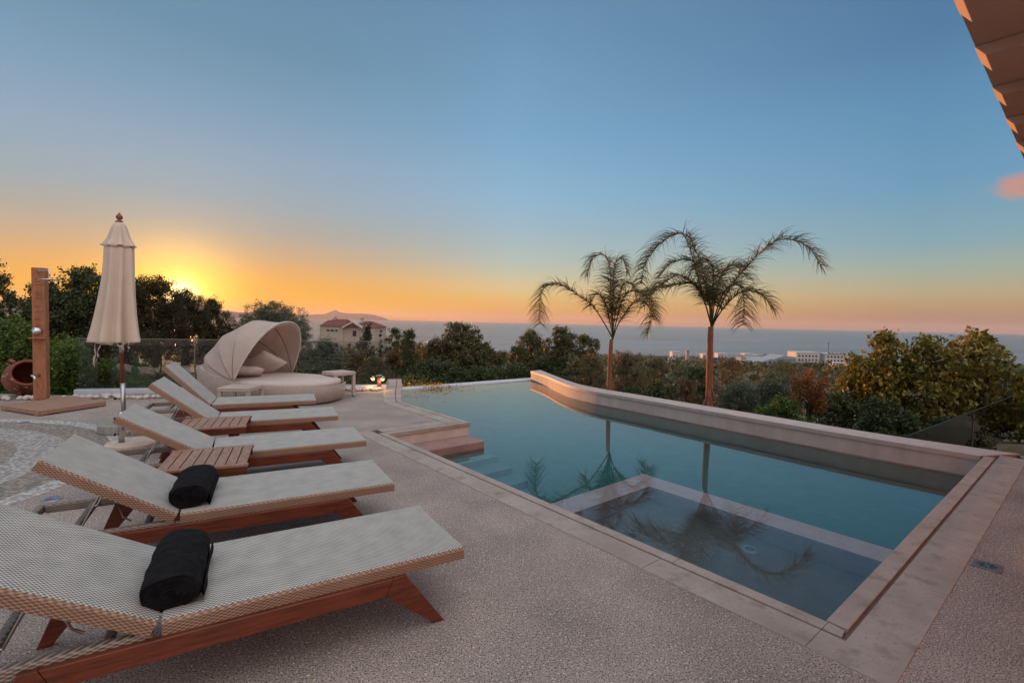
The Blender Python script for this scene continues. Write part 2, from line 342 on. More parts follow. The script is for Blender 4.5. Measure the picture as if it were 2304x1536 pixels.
deckpoly = [(-17, -9), (15, -9), (15, -1.9), (6.75, 6.42), (6.42, 6.24)]
deckpoly = [(-17, -9), (15, -9), (15, -1.95), WO[-1], P2(-.34, 5.95), P2(-.34, -.30), P2(5.77, -.30), P2(5.77, 1.06)] + curveLo + [(-3.06, 12.1), (-2.85, 11.12), (-8.55, 9.42), (-17, 9.3)]
foot = deckpoly[:4] + WO[::-1][1:] + [curveL[-1], curveLo[-1]] + deckpoly[-4:]
def inside(px, py, poly):
    r = np.zeros(px.shape, bool); n = len(poly)
    for i in range(n):
        x0, y0 = poly[i]; x1, y1 = poly[(i + 1) % n]
        c = ((y0 > py) != (y1 > py)) & (px < (x1 - x0) * (py - y0) / (y1 - y0 + 1e-12) + x0); r ^= c
    return r
gx = np.concatenate([-np.geomspace(30, 30000, 50)[::-1], np.linspace(-29.5, 30, 200), np.geomspace(31, 1200, 50)])
gx = np.clip(gx, -1200, 1200); gx = np.unique(gx)
gy = np.concatenate([np.linspace(-12, 32, 180), np.geomspace(33, 560, 70)])
GX, GY = np.meshgrid(gx, gy); GZ = tz(GX, GY)
ins = inside(GX, GY, foot); GZ[ins] = -2.7
me = bpy.data.meshes.new('terrain'); nx, ny = len(gx), len(gy)
idx = np.arange(nx * ny).reshape(ny, nx); F = np.stack([idx[:-1, :-1], idx[:-1, 1:], idx[1:, 1:], idx[1:, :-1]], -1).reshape(-1, 4)
me.from_pydata(np.stack([GX, GY, GZ], -1).reshape(-1, 3).tolist(), [], F.tolist()); me.materials.append(SOIL); me.polygons.foreach_set('use_smooth', [True] * len(me.polygons))
o = bpy.data.objects.new('terrain', me); COL.objects.link(o); tag(o, kind='structure')

# sea
b = MB(); b.add([(-38000, 440, -29.4), (38000, 440, -29.4), (38000, 36000, -29.4), (-38000, 36000, -29.4)], [(0, 1, 2, 3)])
SEAM = bpy.data.materials.new('sea'); SEAM.use_nodes = True; t_ = SEAM.node_tree; p_ = t_.nodes['Principled BSDF']
p_.inputs['Base Color'].default_value = (.055, .078, .115, 1); p_.inputs['Roughness'].default_value = .22; p_.inputs['IOR'].default_value = 1.33
tcn = t_.nodes.new('ShaderNodeTexCoord'); mp = t_.nodes.new('ShaderNodeMapping'); mp.inputs['Scale'].default_value = (.35, 1, 1); t_.links.new(tcn.outputs['Object'], mp.inputs[0])
ws = t_.nodes.new('ShaderNodeTexNoise'); ws.inputs['Scale'].default_value = .012; ws.inputs['Detail'].default_value = 8; ws.inputs['Roughness'].default_value = .65
mp2 = t_.nodes.new('ShaderNodeMapping'); mp2.inputs['Scale'].default_value = (.35, 1, 1); t_.links.new(tcn.outputs['Object'], mp2.inputs[0]); t_.links.new(mp2.outputs[0], ws.inputs[0])
wr = t_.nodes.new('ShaderNodeValToRGB'); wr.color_ramp.elements[0].position = .38; wr.color_ramp.elements[1].position = .64; wr.color_ramp.elements[0].color = (.018, .045, .09, 1); wr.color_ramp.elements[1].color = (.09, .14, .23, 1)
t_.links.new(ws.outputs[0], wr.inputs[0]); t_.links.new(wr.outputs[0], p_.inputs['Base Color'])
hs = []
for sc in (.02, .09, .35):
    n_ = t_.nodes.new('ShaderNodeTexNoise'); n_.inputs['Scale'].default_value = sc; n_.inputs['Detail'].default_value = 4; t_.links.new(mp.outputs[0], n_.inputs[0]); hs.append(n_)
a1 = t_.nodes.new('ShaderNodeMath'); a1.operation = 'MULTIPLY_ADD'; a1.inputs[1].default_value = 4; t_.links.new(hs[0].outputs[0], a1.inputs[0]); t_.links.new(hs[1].outputs[0], a1.inputs[2])
a2 = t_.nodes.new('ShaderNodeMath'); a2.operation = 'MULTIPLY_ADD'; a2.inputs[1].default_value = .4; t_.links.new(hs[2].outputs[0], a2.inputs[0]); t_.links.new(a1.outputs[0], a2.inputs[2])
bp = t_.nodes.new('ShaderNodeBump'); bp.inputs['Strength'].default_value = 1; bp.inputs['Distance'].default_value = 1.6; t_.links.new(a2.outputs[0], bp.inputs['Height']); t_.links.new(bp.outputs[0], p_.inputs['Normal'])
tag(b.build('sea', SEAM), kind='structure')

# mountains beyond the sea
def ridge(name, pts, Y, depth, base=-40):
    b = MB(); n = len(pts); rows = []
    for k, (f, dy) in enumerate(((0, -depth * .6), (.55, -depth * .25), (1, 0), (.6, depth * .3), (0, depth * .6))):
        rows.append([(x + (0 if k in (2,) else math.sin(i * 2.1 + k) * depth * .04), Y + dy, base + (z - base) * f * (1 if k == 2 else .8 + .2 * math.sin(i * 1.7 + k))) for i, (x, z) in enumerate(pts)])
    b.grid(rows); return tag(b.build(name, MOUNT, smooth=False), kind='structure')
ridge('hills', [(-11800, -40), (-11000, 150), (-10048, 260), (-9200, 150), (-8413, 124), (-7596, 178), (-7400, 290), (-7234, 350), (-7080, 270), (-6870, 232), (-6500, 215), (-6100, 222), (-5871, 205), (-5650, 180), (-5506, 134), (-5350, 60), (-5250, -40)], 20000, 2600)
ridge('mountain', [(-13000, 250), (-11500, 300), (-10200, 330), (-9200, 330), (-8425, 300), (-7990, 312), (-7772, 319), (-7530, 240), (-7337, 177), (-7000, 130), (-6683, 96), (-6300, 60), (-6000, -5), (-5700, -40)], 12000, 1800)

# ------------------------------------------------------------------ deck
def slab(name, poly, z0, z1, m, **k):
    b = MB(); b.prism(poly, z0, z1); return b.build(name, m, **k)
tag(slab('terrace', deckpoly, -2.6, 0, DECK), kind='structure')
# mosaic medallion of pebbles set in the terrace
MOS = mat('pebble_mosaic', (.40, .34, .33), (.30, .25, .25), .8, 3, bump=.6, bscale=90)
t_ = MOS.node_tree; N = t_.nodes; p_ = N['Principled BSDF']; lnk = p_.inputs['Base Color'].links[0].from_socket
tcn = N.new('ShaderNodeTexCoord'); gr = N.new('ShaderNodeVectorMath'); gr.operation = 'LENGTH'; t_.links.new(tcn.outputs['Object'], gr.inputs[0])
rr = N.new('ShaderNodeValToRGB'); mdv = N.new('ShaderNodeMath'); mdv.operation = 'DIVIDE'; mdv.inputs[1].default_value = 3.0; t_.links.new(gr.outputs['Value'], mdv.inputs[0]); t_.links.new(mdv.outputs[0], rr.inputs[0])
rr.color_ramp.interpolation = 'CONSTANT'; e = rr.color_ramp.elements
st = [(0, (.42, .36, .33)), (.30, (.32, .27, .25)), (.42, (.50, .46, .44)), (.60, (.39, .33, .30)), (.66, (.52, .49, .48)), (.80, (.38, .32, .29)), (.93, (.62, .58, .585)), (1.0, (.5, .43, .43))]
while len(e) < len(st): e.new(1)
for i, (a, c) in enumerate(st): e[i].position = a; e[i].color = c + (1,)
vo = N.new('ShaderNodeTexVoronoi'); vo.inputs['Scale'].default_value = 26; t_.links.new(tcn.outputs['Object'], vo.inputs[0])
rv = N.new('ShaderNodeValToRGB'); rv.color_ramp.elements[0].position = .25; rv.color_ramp.elements[0].color = (1, 1, 1, 1); rv.color_ramp.elements[1].position = .6; rv.color_ramp.elements[1].color = (.35, .33, .33, 1); t_.links.new(vo.outputs['Distance'], rv.inputs[0])
mx = N.new('ShaderNodeMix'); mx.data_type = 'RGBA'; mx.blend_type = 'MULTIPLY'; mx.inputs[0].default_value = .75; t_.links.new(rr.outputs[0], mx.inputs[6]); t_.links.new(rv.outputs[0], mx.inputs[7])
t_.links.new(mx.outputs[2], p_.inputs['Base Color'])
b = MB(); b.lathe([(0.001, .004), (3.0, .004), (3.0, -.01)], n=72); tag(b.build('mosaic_paving', MOS, loc=(-7.1, 4.2, 0)), kind='structure')

# ------------------------------------------------------------------ swimming pool
pool = thing('swimming_pool', (0, 0, 0), label='swimming pool of still teal water with beige stone edge, curved wall and sunken square basin', cat='swimming pool')
b = MB(); n = len(outline)
vs = [(x, y, z) for z in (-.045, -.278, -.40, -1.9) for x, y in outline]
kw = 3 + len(curveL) - 1; sd = [i for i in range(n) if i != kw]
b.add(vs, [(i, (i + 1) % n, n + (i + 1) % n, n + i) for i in sd if i < kw or i == n - 1], 0)
b.add(vs, [(n + i, n + (i + 1) % n, 2 * n + (i + 1) % n, 2 * n + i) for i in sd], 2)
b.add(vs, [(2 * n + i, 2 * n + (i + 1) % n, 3 * n + (i + 1) % n, 3 * n + i) for i in sd] + [tuple(range(3 * n, 4 * n))], 1)
k = 3 + len(curveL) - 1
b.add([(outline[k][0], outline[k][1], WZ + .03), (outline[k + 1][0], outline[k + 1][1], WZ + .03), (outline[k + 1][0], outline[k + 1][1], -1.9), (outline[k][0], outline[k][1], -1.9)], [(0, 1, 2, 3)])
b.build('basin', [PLAST, POOLM, mat('waterline_stain', (.40, .27, .235), (.30, .20, .175), .6, 5)], pool)
b = MB(); b.prism([(x * .999, y * .999) for x, y in outline], -1.89, -1.87); b.build('basin_floor', POOLM, pool)
# sunken square basin (shallow) with its dividing ledge
b = MB(); b.box((.0, .0, -1.86), (2.17, 2.62, -1.2), PM); b.build('shallow_floor', SPAM, pool)
b = MB(); b.box((0, 2.62, -1.86), (2.52, 2.95, -.65), PM); b.box((2.17, 0, -1.86), (2.52, 2.62, -.65), PM); b.build('dividing_ledge', LEDGEM, pool)
b = MB(); b.lathe([(.001, -1.185), (.085, -1.185), (.095, -1.2)], PM @ T(1.89, 1.25, 0), 20); b.build('floor_inlet', mat('inlet_white', (.34, .40, .40), None, .4, 4), pool, True)
b = MB(); b.lathe([(.001, -1.181), (.04, -1.181), (.045, -1.186)], PM @ T(1.89, 1.25, 0), 16); b.build('inlet_cap', mat('inlet_grey', (.16, .19, .19), None, .4, 4), pool, True)
# steps in the notch
b = MB(); b.box((0.0, 4.99, -1.86), (1.38, 5.45, -.19), PM); o = b.build('step', STEPM, pool, bevel=.02, seg=3)
for y0, y1, z in ((4.63, 4.99, -.50), (4.29, 4.63, -.80), (3.95, 4.29, -1.10), (3.61, 3.95, -1.4)):
    b = MB(); b.box((0.0, y0, -1.86), (1.36, y1, z), PM); b.build('step', POOLM, pool, bevel=.015)
# coping: stone slabs laid along the edge with narrow joints
b = MB()
def strip(x0, x1, y0, y1, cuts, along, z1=.006, z0=-.05):
    c = [(y0 if along == 'y' else x0)] + cuts + [(y1 if along == 'y' else x1)]
    for a, d in zip(c, c[1:]):
        if along == 'y': b.box((x0, a + .002, z0), (x1, d - .002, z1), PM)
        else: b.box((a + .002, y0, z0), (d - .002, y1, z1), PM)
def quadp(pts, z0, z1): b.prism([P2(a, c) for a, c in pts], z0, z1)
# left long side (local x = e2, y = e1): lip, then slab
strip(-.075, .015, .0, 5.52, [.9, 2.6, 4.2], 'y', .006)
strip(-.31, -.095, .0, 5.77, [.98, 2.55, 4.15], 'y', .006)
# mitred corner
quadp([(0, -.095), (0, -.31), (-.36, -.31), (-.12, -.095)], -.05, .006)
quadp([(-.36, -.312), (-.358, 0.9), (-.112, .9), (-.112, -.098)], -.05, .0058)
quadp([(0, -.075), (0, .015), (-.08, .0), (-.09, -.075)], -.05, .006)
# right side
for a, d in ((.904, 2.3), (2.304, 3.8), (3.804, 5.2), (5.204, 5.97)): b.box((a, -.36, -.05), (d, -.112, .006), PM)
for a, d in ((.02, 1.6), (1.604, 3.2), (3.204, 5.72)): b.box((a, -.09, -.05), (d, .012, .010), PM)
# far side of the notch
strip(.0, 1.06, 5.54, 5.77, [.5], 'x'); strip(.0, 1.42, 5.43, 5.52, [], 'x')
quadp([(5.54, 1.07), (5.77, 1.07), (5.79, 1.30), (5.54, 1.30)], -.05, .006)
b.box((1.07, 5.79, -.05), (1.30, 7.77, .006), PM); b.box((1.32, 5.525, -.05), (1.42, 7.74, .006), PM)
# curved end
n = len(curveL)
for i in range(n - 1):
    a0, a1 = Vector(curveL[i]), Vector(curveL[i + 1]); o0, o1 = Vector(curveLo[i]), Vector(curveLo[i + 1])
    for f0, f1 in ((-.03, .27), (.33, 1.0)):
        b.prism([tuple(a0.lerp(o0, f0)), tuple(a0.lerp(o0, f1)), tuple(a1.lerp(o1, f1)), tuple(a1.lerp(o1, f0))], -.05, .006)
b.build('coping', STONE, pool, bevel=.003)
b = MB(); b.box((-.095, 0, -.04), (-.075, 5.53, -.006), PM); b.box((-.08, -.125, -.04), (5.75, -.09, -.008), PM)
b.box((-.075, 5.52, -.04), (1.32, 5.54, -.006), PM); b.box((1.30, 5.54, -.04), (1.32, 7.75, -.006), PM)
for i in range(n - 1):
    a0, a1 = Vector(curveL[i]), Vector(curveL[i + 1]); o0, o1 = Vector(curveLo[i]), Vector(curveLo[i + 1])
    b.prism([tuple(a0.lerp(o0, .26)), tuple(a0.lerp(o0, .34)), tuple(a1.lerp(o1, .34)), tuple(a1.lerp(o1, .26))], -.04, -.006)
b.build('drain_groove', GROOVE, pool)
b = MB(); b.box((-.08, -.104, -.03), (5.75, -.0915, .004), PM); 
# side walls under the curved end, outside
b = MB()
rows = [[(x, y, -.05), (x, y, -2.6)] for x, y in curveLo[1:]]; b.grid(rows); b.add([(*curveLo[-1], -.05), (*curveL[-1], -.05), (*curveL[-1], -2.6), (*curveLo[-1], -2.6)], [(0, 1, 2, 3)]); b.build('outer_side', PLAST, pool)
# infinity edge lip
L0, L1 = Vector(curveL[-1]), Vector(WI[0]); d_ = (L1 - L0).normalized(); nn = Vector((-d_.y, d_.x))
b = MB(); prof = [(-.02, -.42), (-.02, WZ + .02), (.01, WZ + .045), (.10, WZ + .055), (.24, WZ + .05), (.30, WZ + .02), (.31, -.6), (.31, -2.6)]
A_ = L0 - d_ * .02; B_ = L1 + d_ * .45
b.grid([[(q.x + nn.x * u, q.y + nn.y * u, z) for u, z in prof] for q in (A_, B_)])
b.build('infinity_lip', LIPM, pool, smooth=True)
# curved raised wall with its cap
b = MB(); n = len(WI)
rows = []
for i in range(n):
    a, c = Vector(WI[i]), Vector(WO[i]); rows.append([(*a, -.046), (*a, -.278)])
b.grid(rows)
b.grid([[(*WO[i], -2.6), (*WO[i], -.052)] for i in range(n)])
b.add([(*WI[0], -.05), (*WO[0], -.05), (*WO[0], -2.6), (*WI[0], -2.6)], [(0, 1, 2, 3)])
b.build('curved_wall', PLAST, pool)
b = MB(); rows = []
for i in range(n):
    a, c = Vector(WI[i]), Vector(WO[i]); d = (c - a).normalized(); a2 = a - d * .022; c2 = c + d * .02
    rows.append([(*a2, -.052), (*a2, .008), (*(a2 + d * .006), .014), (*(c2 - d * .006), .014), (*c2, .008), (*c2, -.052), (*a2, -.052)])
b.grid(rows); r0 = rows[0][:6]; b.add(r0, [tuple(range(6))]); r1 = rows[-1][:6]; b.add(r1, [tuple(range(6))[::-1]])
b.build('wall_cap', mat('cap_stone', (.54, .46, .44), (.46, .38, .37), .55, 5, bump=.2, bscale=70), pool)

# pool water
WAT = bpy.data.materials.new('pool_water'); WAT.use_nodes = True; t_ = WAT.node_tree; N = t_.nodes; N.remove(N['Principled BSDF'])
gl = N.new('ShaderNodeBsdfGlass'); gl.inputs['IOR'].default_value = 1.48; gl.inputs['Roughness'].default_value = 0.0
nz = N.new('ShaderNodeTexNoise'); nz.inputs['Scale'].default_value = 2.2; nz.inputs['Detail'].default_value = 2; tcn = N.new('ShaderNodeTexCoord'); t_.links.new(tcn.outputs['Object'], nz.inputs[0])
bp = N.new('ShaderNodeBump'); bp.inputs['Strength'].default_value = .03; bp.inputs['Distance'].default_value = .01; t_.links.new(nz.outputs[0], bp.inputs['Height']); t_.links.new(bp.outputs[0], gl.inputs['Normal'])
va = N.new('ShaderNodeVolumeAbsorption'); va.inputs[0].default_value = (.25, .78, .80, 1); va.inputs[1].default_value = .22
t_.links.new(gl.outputs[0], N['Material Output'].inputs[0]); t_.links.new(va.outputs[0], N['Material Output'].inputs['Volume'])
# the sheet of water reaches slightly into the walls so that no gap shows
cx_, cy_ = 1.2, 8.6
def grow(p, g=.03):
    n = len(p); out = []
    for i in range(n):
        a, q, c = Vector(p[i - 1]), Vector(p[i]), Vector(p[(i + 1) % n]); d1 = (q - a).normalized(); d2 = (c - q).normalized()
        nn = Vector((-(d1.y + d2.y), d1.x + d2.x)); nn = nn.normalized() if nn.length > 1e-6 else Vector((0, 0)); out.append(tuple(q + nn * g))
    return out
wp = grow(outline, .03)
b = MB(); b.prism(wp[::-1], -2.0, WZ); tag(b.build('water', WAT), kind='structure')

# floor drain plate in the terrace
dr = thing('floor_drain', (*P2(-.452, 1.635), 0), math.atan2(E2.y, E2.x), label='rectangular metal drain plate with petal slots, set in the terrace right of the pool', cat='drain')
b = MB(); b.box((-.075, -.075, -.01), (.085, .075, .006)); b.build('plate', mat('drain_metal', (.22, .21, .20), (.15, .14, .14), .5, 20, metal=.6), dr, bevel=.003)
b = MB()
for i in range(10):
    a = i * math.pi / 5; Mx = T(.004, 0, 0) @ rotz(a); b.prism([(.014, 0), (.035, .008), (.058, 0), (.035, -.008)], .0062, .0072, Mx)
b.build('slots', BLACKP, dr)

# recessed blue lights in the mosaic
for i, (x, y, l) in enumerate(((-6.96, 6.95, 'round blue ground light in the pale mosaic rim, near the shower platform'), (-3.9, 4.12, 'round blue ground light beside the head of the second lounger'))):
    g = thing('ground_light', (x, y, 0), label=l, cat='light', group='recessed blue lights in the mosaic')
    b = MB(); b.lathe([(.045, .004), (.06, .012), (.072, .004)], n=20); b.build('ring', STEEL, g, True)
    b = MB(); b.lathe([(.001, .009), (.045, .008)], n=20); b.build('lens', GLASSB, g, True)

# ------------------------------------------------------------------ garden: kerb, lawn, path
def strip_poly(a, c): return a + c[::-1]
tag(slab('lawn', [(-8.5, 9.62), (-13.5, 9.6)] + [(-13.6, 15.5)] + pathin[2:] + [(-3.0, 11.4)], -.3, -.085, GRASS), kind='structure')
tag(slab('path', pathin + pathout[::-1], -.5, -.07, PATHM), kind='structure')
k0, k1 = Vector((-8.52, 9.47)), Vector((-2.86, 11.17)); kd = (k1 - k0).normalized(); kn = Vector((-kd.y, kd.x))
b = MB(); b.prism([tuple(k0), tuple(k1), tuple(k1 + kn * .20), tuple(k0 + kn * .20)], -.3, .10); tag(b.build('low_kerb_wall', WHITEK, bevel=.01), 'low white plinth wall carrying the glass fence behind the daybed', 'low wall')

# lawn blades
def leafmesh(name, C, size, asp, m, parent=None, up=None, droop=0, kind=None):
    n = len(C); d = RNG.normal(size=(n, 3)); d /= np.linalg.norm(d, axis=1)[:, None]
    if up is not None: d = d * .45 + np.array(up); d /= np.linalg.norm(d, axis=1)[:, None]
    if droop: d[:, 2] -= droop; d /= np.linalg.norm(d, axis=1)[:, None]
    r = RNG.normal(size=(n, 3)); s = np.cross(d, r); s /= np.linalg.norm(s, axis=1)[:, None] + 1e-9
    L = (size * RNG.uniform(.65, 1.25, n))[:, None]
    nn = np.cross(d, s)
    V = np.stack([C - d * L / 2, C + s * L * asp / 2 + nn * L * .06, C + d * L / 2, C - s * L * asp / 2 + nn * L * .06], 1).reshape(-1, 3)
    me = bpy.data.meshes.new(name); me.vertices.add(4 * n); me.vertices.foreach_set('co', V.ravel()); me.loops.add(4 * n); me.loops.foreach_set('vertex_index', np.arange(4 * n, dtype=np.int32))
    me.polygons.add(n); me.polygons.foreach_set('loop_start', np.arange(0, 4 * n, 4, dtype=np.int32)); me.polygons.foreach_set('loop_total', np.full(n, 4, dtype=np.int32))
    me.materials.append(m); me.update(calc_edges=True); me.validate()
    o = bpy.data.objects.new(name, me); COL.objects.link(o)
    if parent is not None: o.parent = parent
    return o
n = 26000; px = RNG.uniform(-13.4, -3.2, n); py = RNG.uniform(9.7, 15.4, n)
lp = [(-8.5, 9.68), (-13.5, 9.62), (-13.6, 15.5)] + pathin[2:] + [(-3.0, 11.4)]; kk = inside(px, py, lp); px, py = px[kk], py[kk]
tag(leafmesh('grass', np.stack([px, py, np.full(len(px), -.065)], 1), .055, .16, mat('grass_blade', (.05, .09, .02), (.03, .06, .015), .6, 2, trans=.3, island=.35), up=(0, 0, 1)), 'short green lawn grass behind the white plinth', 'grass', kind='stuff')

# white pebbles in rows
def pebbles(line, w, n, zoff, label, group):
    b = MB(); 
    for k in range(3):
        pass
    protos = []
    for k in range(4):
        b = MB(); rr_ = random.Random(k); P = []
        for i in range(7):
            th = math.pi * i / 6; P.append([(math.sin(th) * math.cos(2 * math.pi * j / 10) * (1 + .12 * rr_.uniform(-1, 1)), math.sin(th) * math.sin(2 * math.pi * j / 10) * .75 * (1 + .1 * rr_.uniform(-1, 1)), math.cos(th) * .6) for j in range(10)] )
        P = [r + [r[0]] for r in P]; b.grid(P); protos.append(b.mesh('pebble', PEB, True))
    ln_ = [Vector(p) for p in line]
    for i in range(n):
        f = (i + random.uniform(-.3, .3)) / n * (len(ln_) - 1); k = max(0, min(int(f), len(ln_) - 2)); p = ln_[k].lerp(ln_[k + 1], f - k)
        d = (ln_[k + 1] - ln_[k]).normalized(); q = p + Vector((-d.y, d.x)) * random.uniform(-w, w)
        s_ = random.uniform(.045, .08); o = bpy.data.objects.new('pebble', protos[i % 4]); COL.objects.link(o)
        o.location = (q.x, q.y, zoff + s_ * .5); o.scale = (s_, s_, s_); o.rotation_euler = (random.uniform(-.3, .3), random.uniform(-.3, .3), random.uniform(0, 6)); tag(o, label, 'pebble', group)
pebbles([(-8.25, 9.05), (-6.9, 9.30), (-5.7, 9.85), (-5.3, 10.0)], .13, 85, 0, 'smooth white pebble in the row between the umbrella and the white plinth', 'white pebbles along the fence plinth')
pebbles([(-3.9, 10.75), (-3.3, 10.92), (-2.95, 11.0)], .10, 34, 0, 'pale pebble strewn at the foot of the twin lamp bollard', 'pebbles around the bollard lamp')
pebbles([(-10.2, 8.75), (-9.2, 8.75), (-8.45, 8.95)], .10, 26, 0, 'white pebble at the foot of the terracotta jar', 'pebbles around the terracotta jar')

# glass fences
def glass_fence(name, a, c, z0, z1, posts, label, gm=None, em=None):
    t = thing(name, (a[0], a[1], z0), label=label, cat='glass fence'); a_, c_ = Vector(a), Vector(c); d = (c_ - a_); L = d.length; d.normalize(); nn = Vector((-d.y, d.x)); loc = Vector((a[0], a[1], z0))
    ed = [0] + posts + [L]
    for s0, s1 in zip(ed, ed[1:]):
        b = MB(); q0 = a_ + d * (s0 + .006) - a_; q1 = a_ + d * (s1 - .006) - a_
        b.prism([tuple(q0), tuple(q1), tuple(q1 + nn * .012), tuple(q0 + nn * .012)], 0, z1 - z0 - .006); b.build('pane', gm or GLASS, t)
        b = MB(); b.prism([tuple(q0), tuple(q1), tuple(q1 + nn * .014), tuple(q0 + nn * .014)], z1 - z0 - .005, z1 - z0 + .004); b.build('top_edge', em or GEDGE, t)
    for s in posts:
        b = MB(); q = d * s; b.prism([tuple(q - d * .012 - nn * .01), tuple(q + d * .012 - nn * .01), tuple(q + d * .012 + nn * .025), tuple(q - d * .012 + nn * .025)], 0, z1 - z0); 
        b.prism([tuple(q - d * .03 - nn * .02), tuple(q + d * .03 - nn * .02), tuple(q + d * .03 + nn * .035), tuple(q - d * .03 + nn * .035)], z1 - z0 - .14, z1 - z0 - .08); b.build('post', mat('post_grey', (.16, .15, .14), None, .5, 10), t)
    return t
glass_fence('glass_fence', (-8.50, 9.56), (-2.83, 11.26), .10, 1.10, [2.0, 3.95], 'clear glass panel fence on the white plinth behind umbrella and daybed')
glass_fence('glass_fence', (6.15, 7.5), (13.0, 12.6), -1.05, -.02, [4.25], 'dark glass panel fence below the terrace at the right edge', DGLASS, BLACKP)

# ------------------------------------------------------------------ loungers
def make_lounger(ba, label):
    WD, SL, ZS, BL = .715, 1.363, .36, .763
    t = thing('sun_lounger', label=label, cat='sun lounger', group='sun loungers in a row beside the pool')
    def woven(L, th=.062):
        b = MB(); nseg = 14; P = []
        for i in range(nseg + 1):
            x = L * i / nseg; sag = -.006 * math.sin(math.pi * i / nseg)
            row = [(.0, -th), (.0, -.014), (.012, -.002), (.03, 0), (WD * .5, -.004 + sag), (WD - .03, 0), (WD - .012, -.002), (WD, -.014), (WD, -th), (0, -th)]
            P.append([(x, y, z) for y, z in row])
        nv = len(P[0])
        for i in range(nseg):
            for j in range(nv - 1):
                b.add([P[i][j], P[i][j + 1], P[i + 1][j + 1], P[i + 1][j]], [(0, 1, 2, 3)], 1 if j in (0, 1, 6, 7, 8) else 0)
        for r, rev in ((P[0], 0), (P[-1], 1)):
            f = tuple(range(nv - 1)); b.add(r[:-1], [f if rev else f[::-1]], 1)
        return b
    s = woven(SL - .008).build('seat', [WEAVE, WSIDE], t); s.location = (0, 0, ZS)
    bk = woven(BL).build('backrest', [WEAVE, WSIDE], t); bk.location = (SL + .004, 0, ZS); bk.rotation_euler = (0, -ba, 0)
    XR = 1.72
    for y0, y1 in ((-.022, .012), (WD - .012, WD + .022)):
        b = MB(); Mx = Matrix(((1, 0, 0, 0), (0, 0, 1, 0), (0, 1, 0, 0), (0, 0, 0, 1)))
        b.prism([(.40, .297), (.44, .212), (XR - .04, .212), (XR, .297)], y0, y1, Mx); b.build('side_rail', TEAK, t, bevel=.004)
        b = MB(); b.prism([(.398, .2972), (.438, .2115), (.175, 0), (.12, 0), (.335, .2972)], y0 + .001, y1 - .001, Mx); b.build('leg', TEAK, t, bevel=.003)
        b = MB(); b.prism([(XR + .002, .2972), (XR - .038, .2115), (XR + .12, 0), (XR + .175, 0), (XR + .06, .2972)], y0 + .001, y1 - .001, Mx); b.build('leg', TEAK, t, bevel=.003)
    b = MB()
    for y in (.03, WD - .03): b.box((SL + .02, y - .022, .262), (2.16, y + .022, .318))
    b.box((2.16, .008, .262), (2.205, WD - .008, .318)); b.box((1.88, .052, .268), (1.92, WD - .052, .308)); b.box((1.52, .052, .25), (1.56, WD - .052, .285))
    b.box((.42, .014, .262), (SL, .05, .296)); b.box((.42, WD - .05, .262), (SL, WD - .014, .296))
    b.build('woven_frame', WFRAME, t, bevel=.012, seg=3)
    c, s_ = math.cos(ba), math.sin(ba)
    for y in (.17, WD - .17):
        b = MB(); p0 = Vector((SL + .44 * c, y, ZS + .44 * s_ - .06)); b.tube([p0, Vector((SL + .30, y, .33)), Vector((SL + .26, y, .30))], .006, 6)
        p1 = Vector((SL + .46 * c, y, ZS + .46 * s_ - .06)); b.tube([p1, Vector((1.86, y, .315)), Vector((1.90, y, .30))], .006, 6); b.build('prop_rod', STEEL, t)
    return t
LG = [(-.238, 2.64, 31.4, 30.0, 'closest woven sun lounger on red teak rails, black towel at its bend'),
      (-.872, 3.679, 29.5, 33.1, 'second woven lounger from the front, carrying the smaller looking rolled towel'),
      (-1.47, 4.972, 28.5, 31.1, 'middle woven sun lounger of the five, with a slatted teak table on either side'),
      (-2.207, 6.23, 25.9, 38.9, 'fourth woven sun lounger, bare, just beyond the farther slatted teak table'),
      (-2.95, 7.369, 25.0, 46.3, 'farthest sun lounger, steepest backrest, directly in front of the rattan daybed')]
for x, y, a, ba, l in LG:
    t = make_lounger(R(ba), l); t.location = (x, y, 0); t.rotation_euler.z = R(180 + a)
    t.scale = (1, -1, 1)
# (the loungers are built mirrored so that y runs to the far side)

# slatted teak tables between the loungers
def slat_table(loc, rz, label, wx, wy):
    t = thing('slatted_table', loc, rz, label=label, cat='side table', group='slatted teak tables between loungers'); Z = .43
    nsl = 8; sw = (wx - .02) / nsl
    for i in range(nsl):
        b = MB(); x0 = -wx / 2 + .01 + i * sw; b.box((x0 + .004, -wy / 2 + .045, Z - .018), (x0 + sw - .004, wy / 2 - .045, Z)); o = b.build('slat', SLAT, t, bevel=.003)
    b = MB(); b.box((-wx / 2, -wy / 2, Z - .022), (wx / 2, -wy / 2 + .044, Z)); b.box((-wx / 2, wy / 2 - .044, Z - .022), (wx / 2, wy / 2, Z)); b.build('end_board', SLAT, t, bevel=.004)
    b = MB(); 
    for s in (-1, 1): b.box((-wx / 2 + .01, s * (wy / 2 - .03) - .012, Z - .085), (wx / 2 - .01, s * (wy / 2 - .03) + .012, Z - .0225))
    b.build('apron', TEAK, t, bevel=.003)
    for sx_ in (-1, 1):
        for sy in (-1, 1):
            b = MB(); b.box((sx_ * wx * .28 - .03, sy * wy * .30 - .02, 0), (sx_ * wx * .28 + .03, sy * wy * .30 + .02, Z - .0855)); b.build('leg', TEAK, t, bevel=.003)
    return t
slat_table((-2.50, 4.02, 0), R(24), 'weathered slatted teak table beside the black towel of the second lounger', .63, .66)
slat_table((-3.26, 5.35, 0), R(23), 'farther slatted teak table, between the third and the fourth lounger', .68, .62)

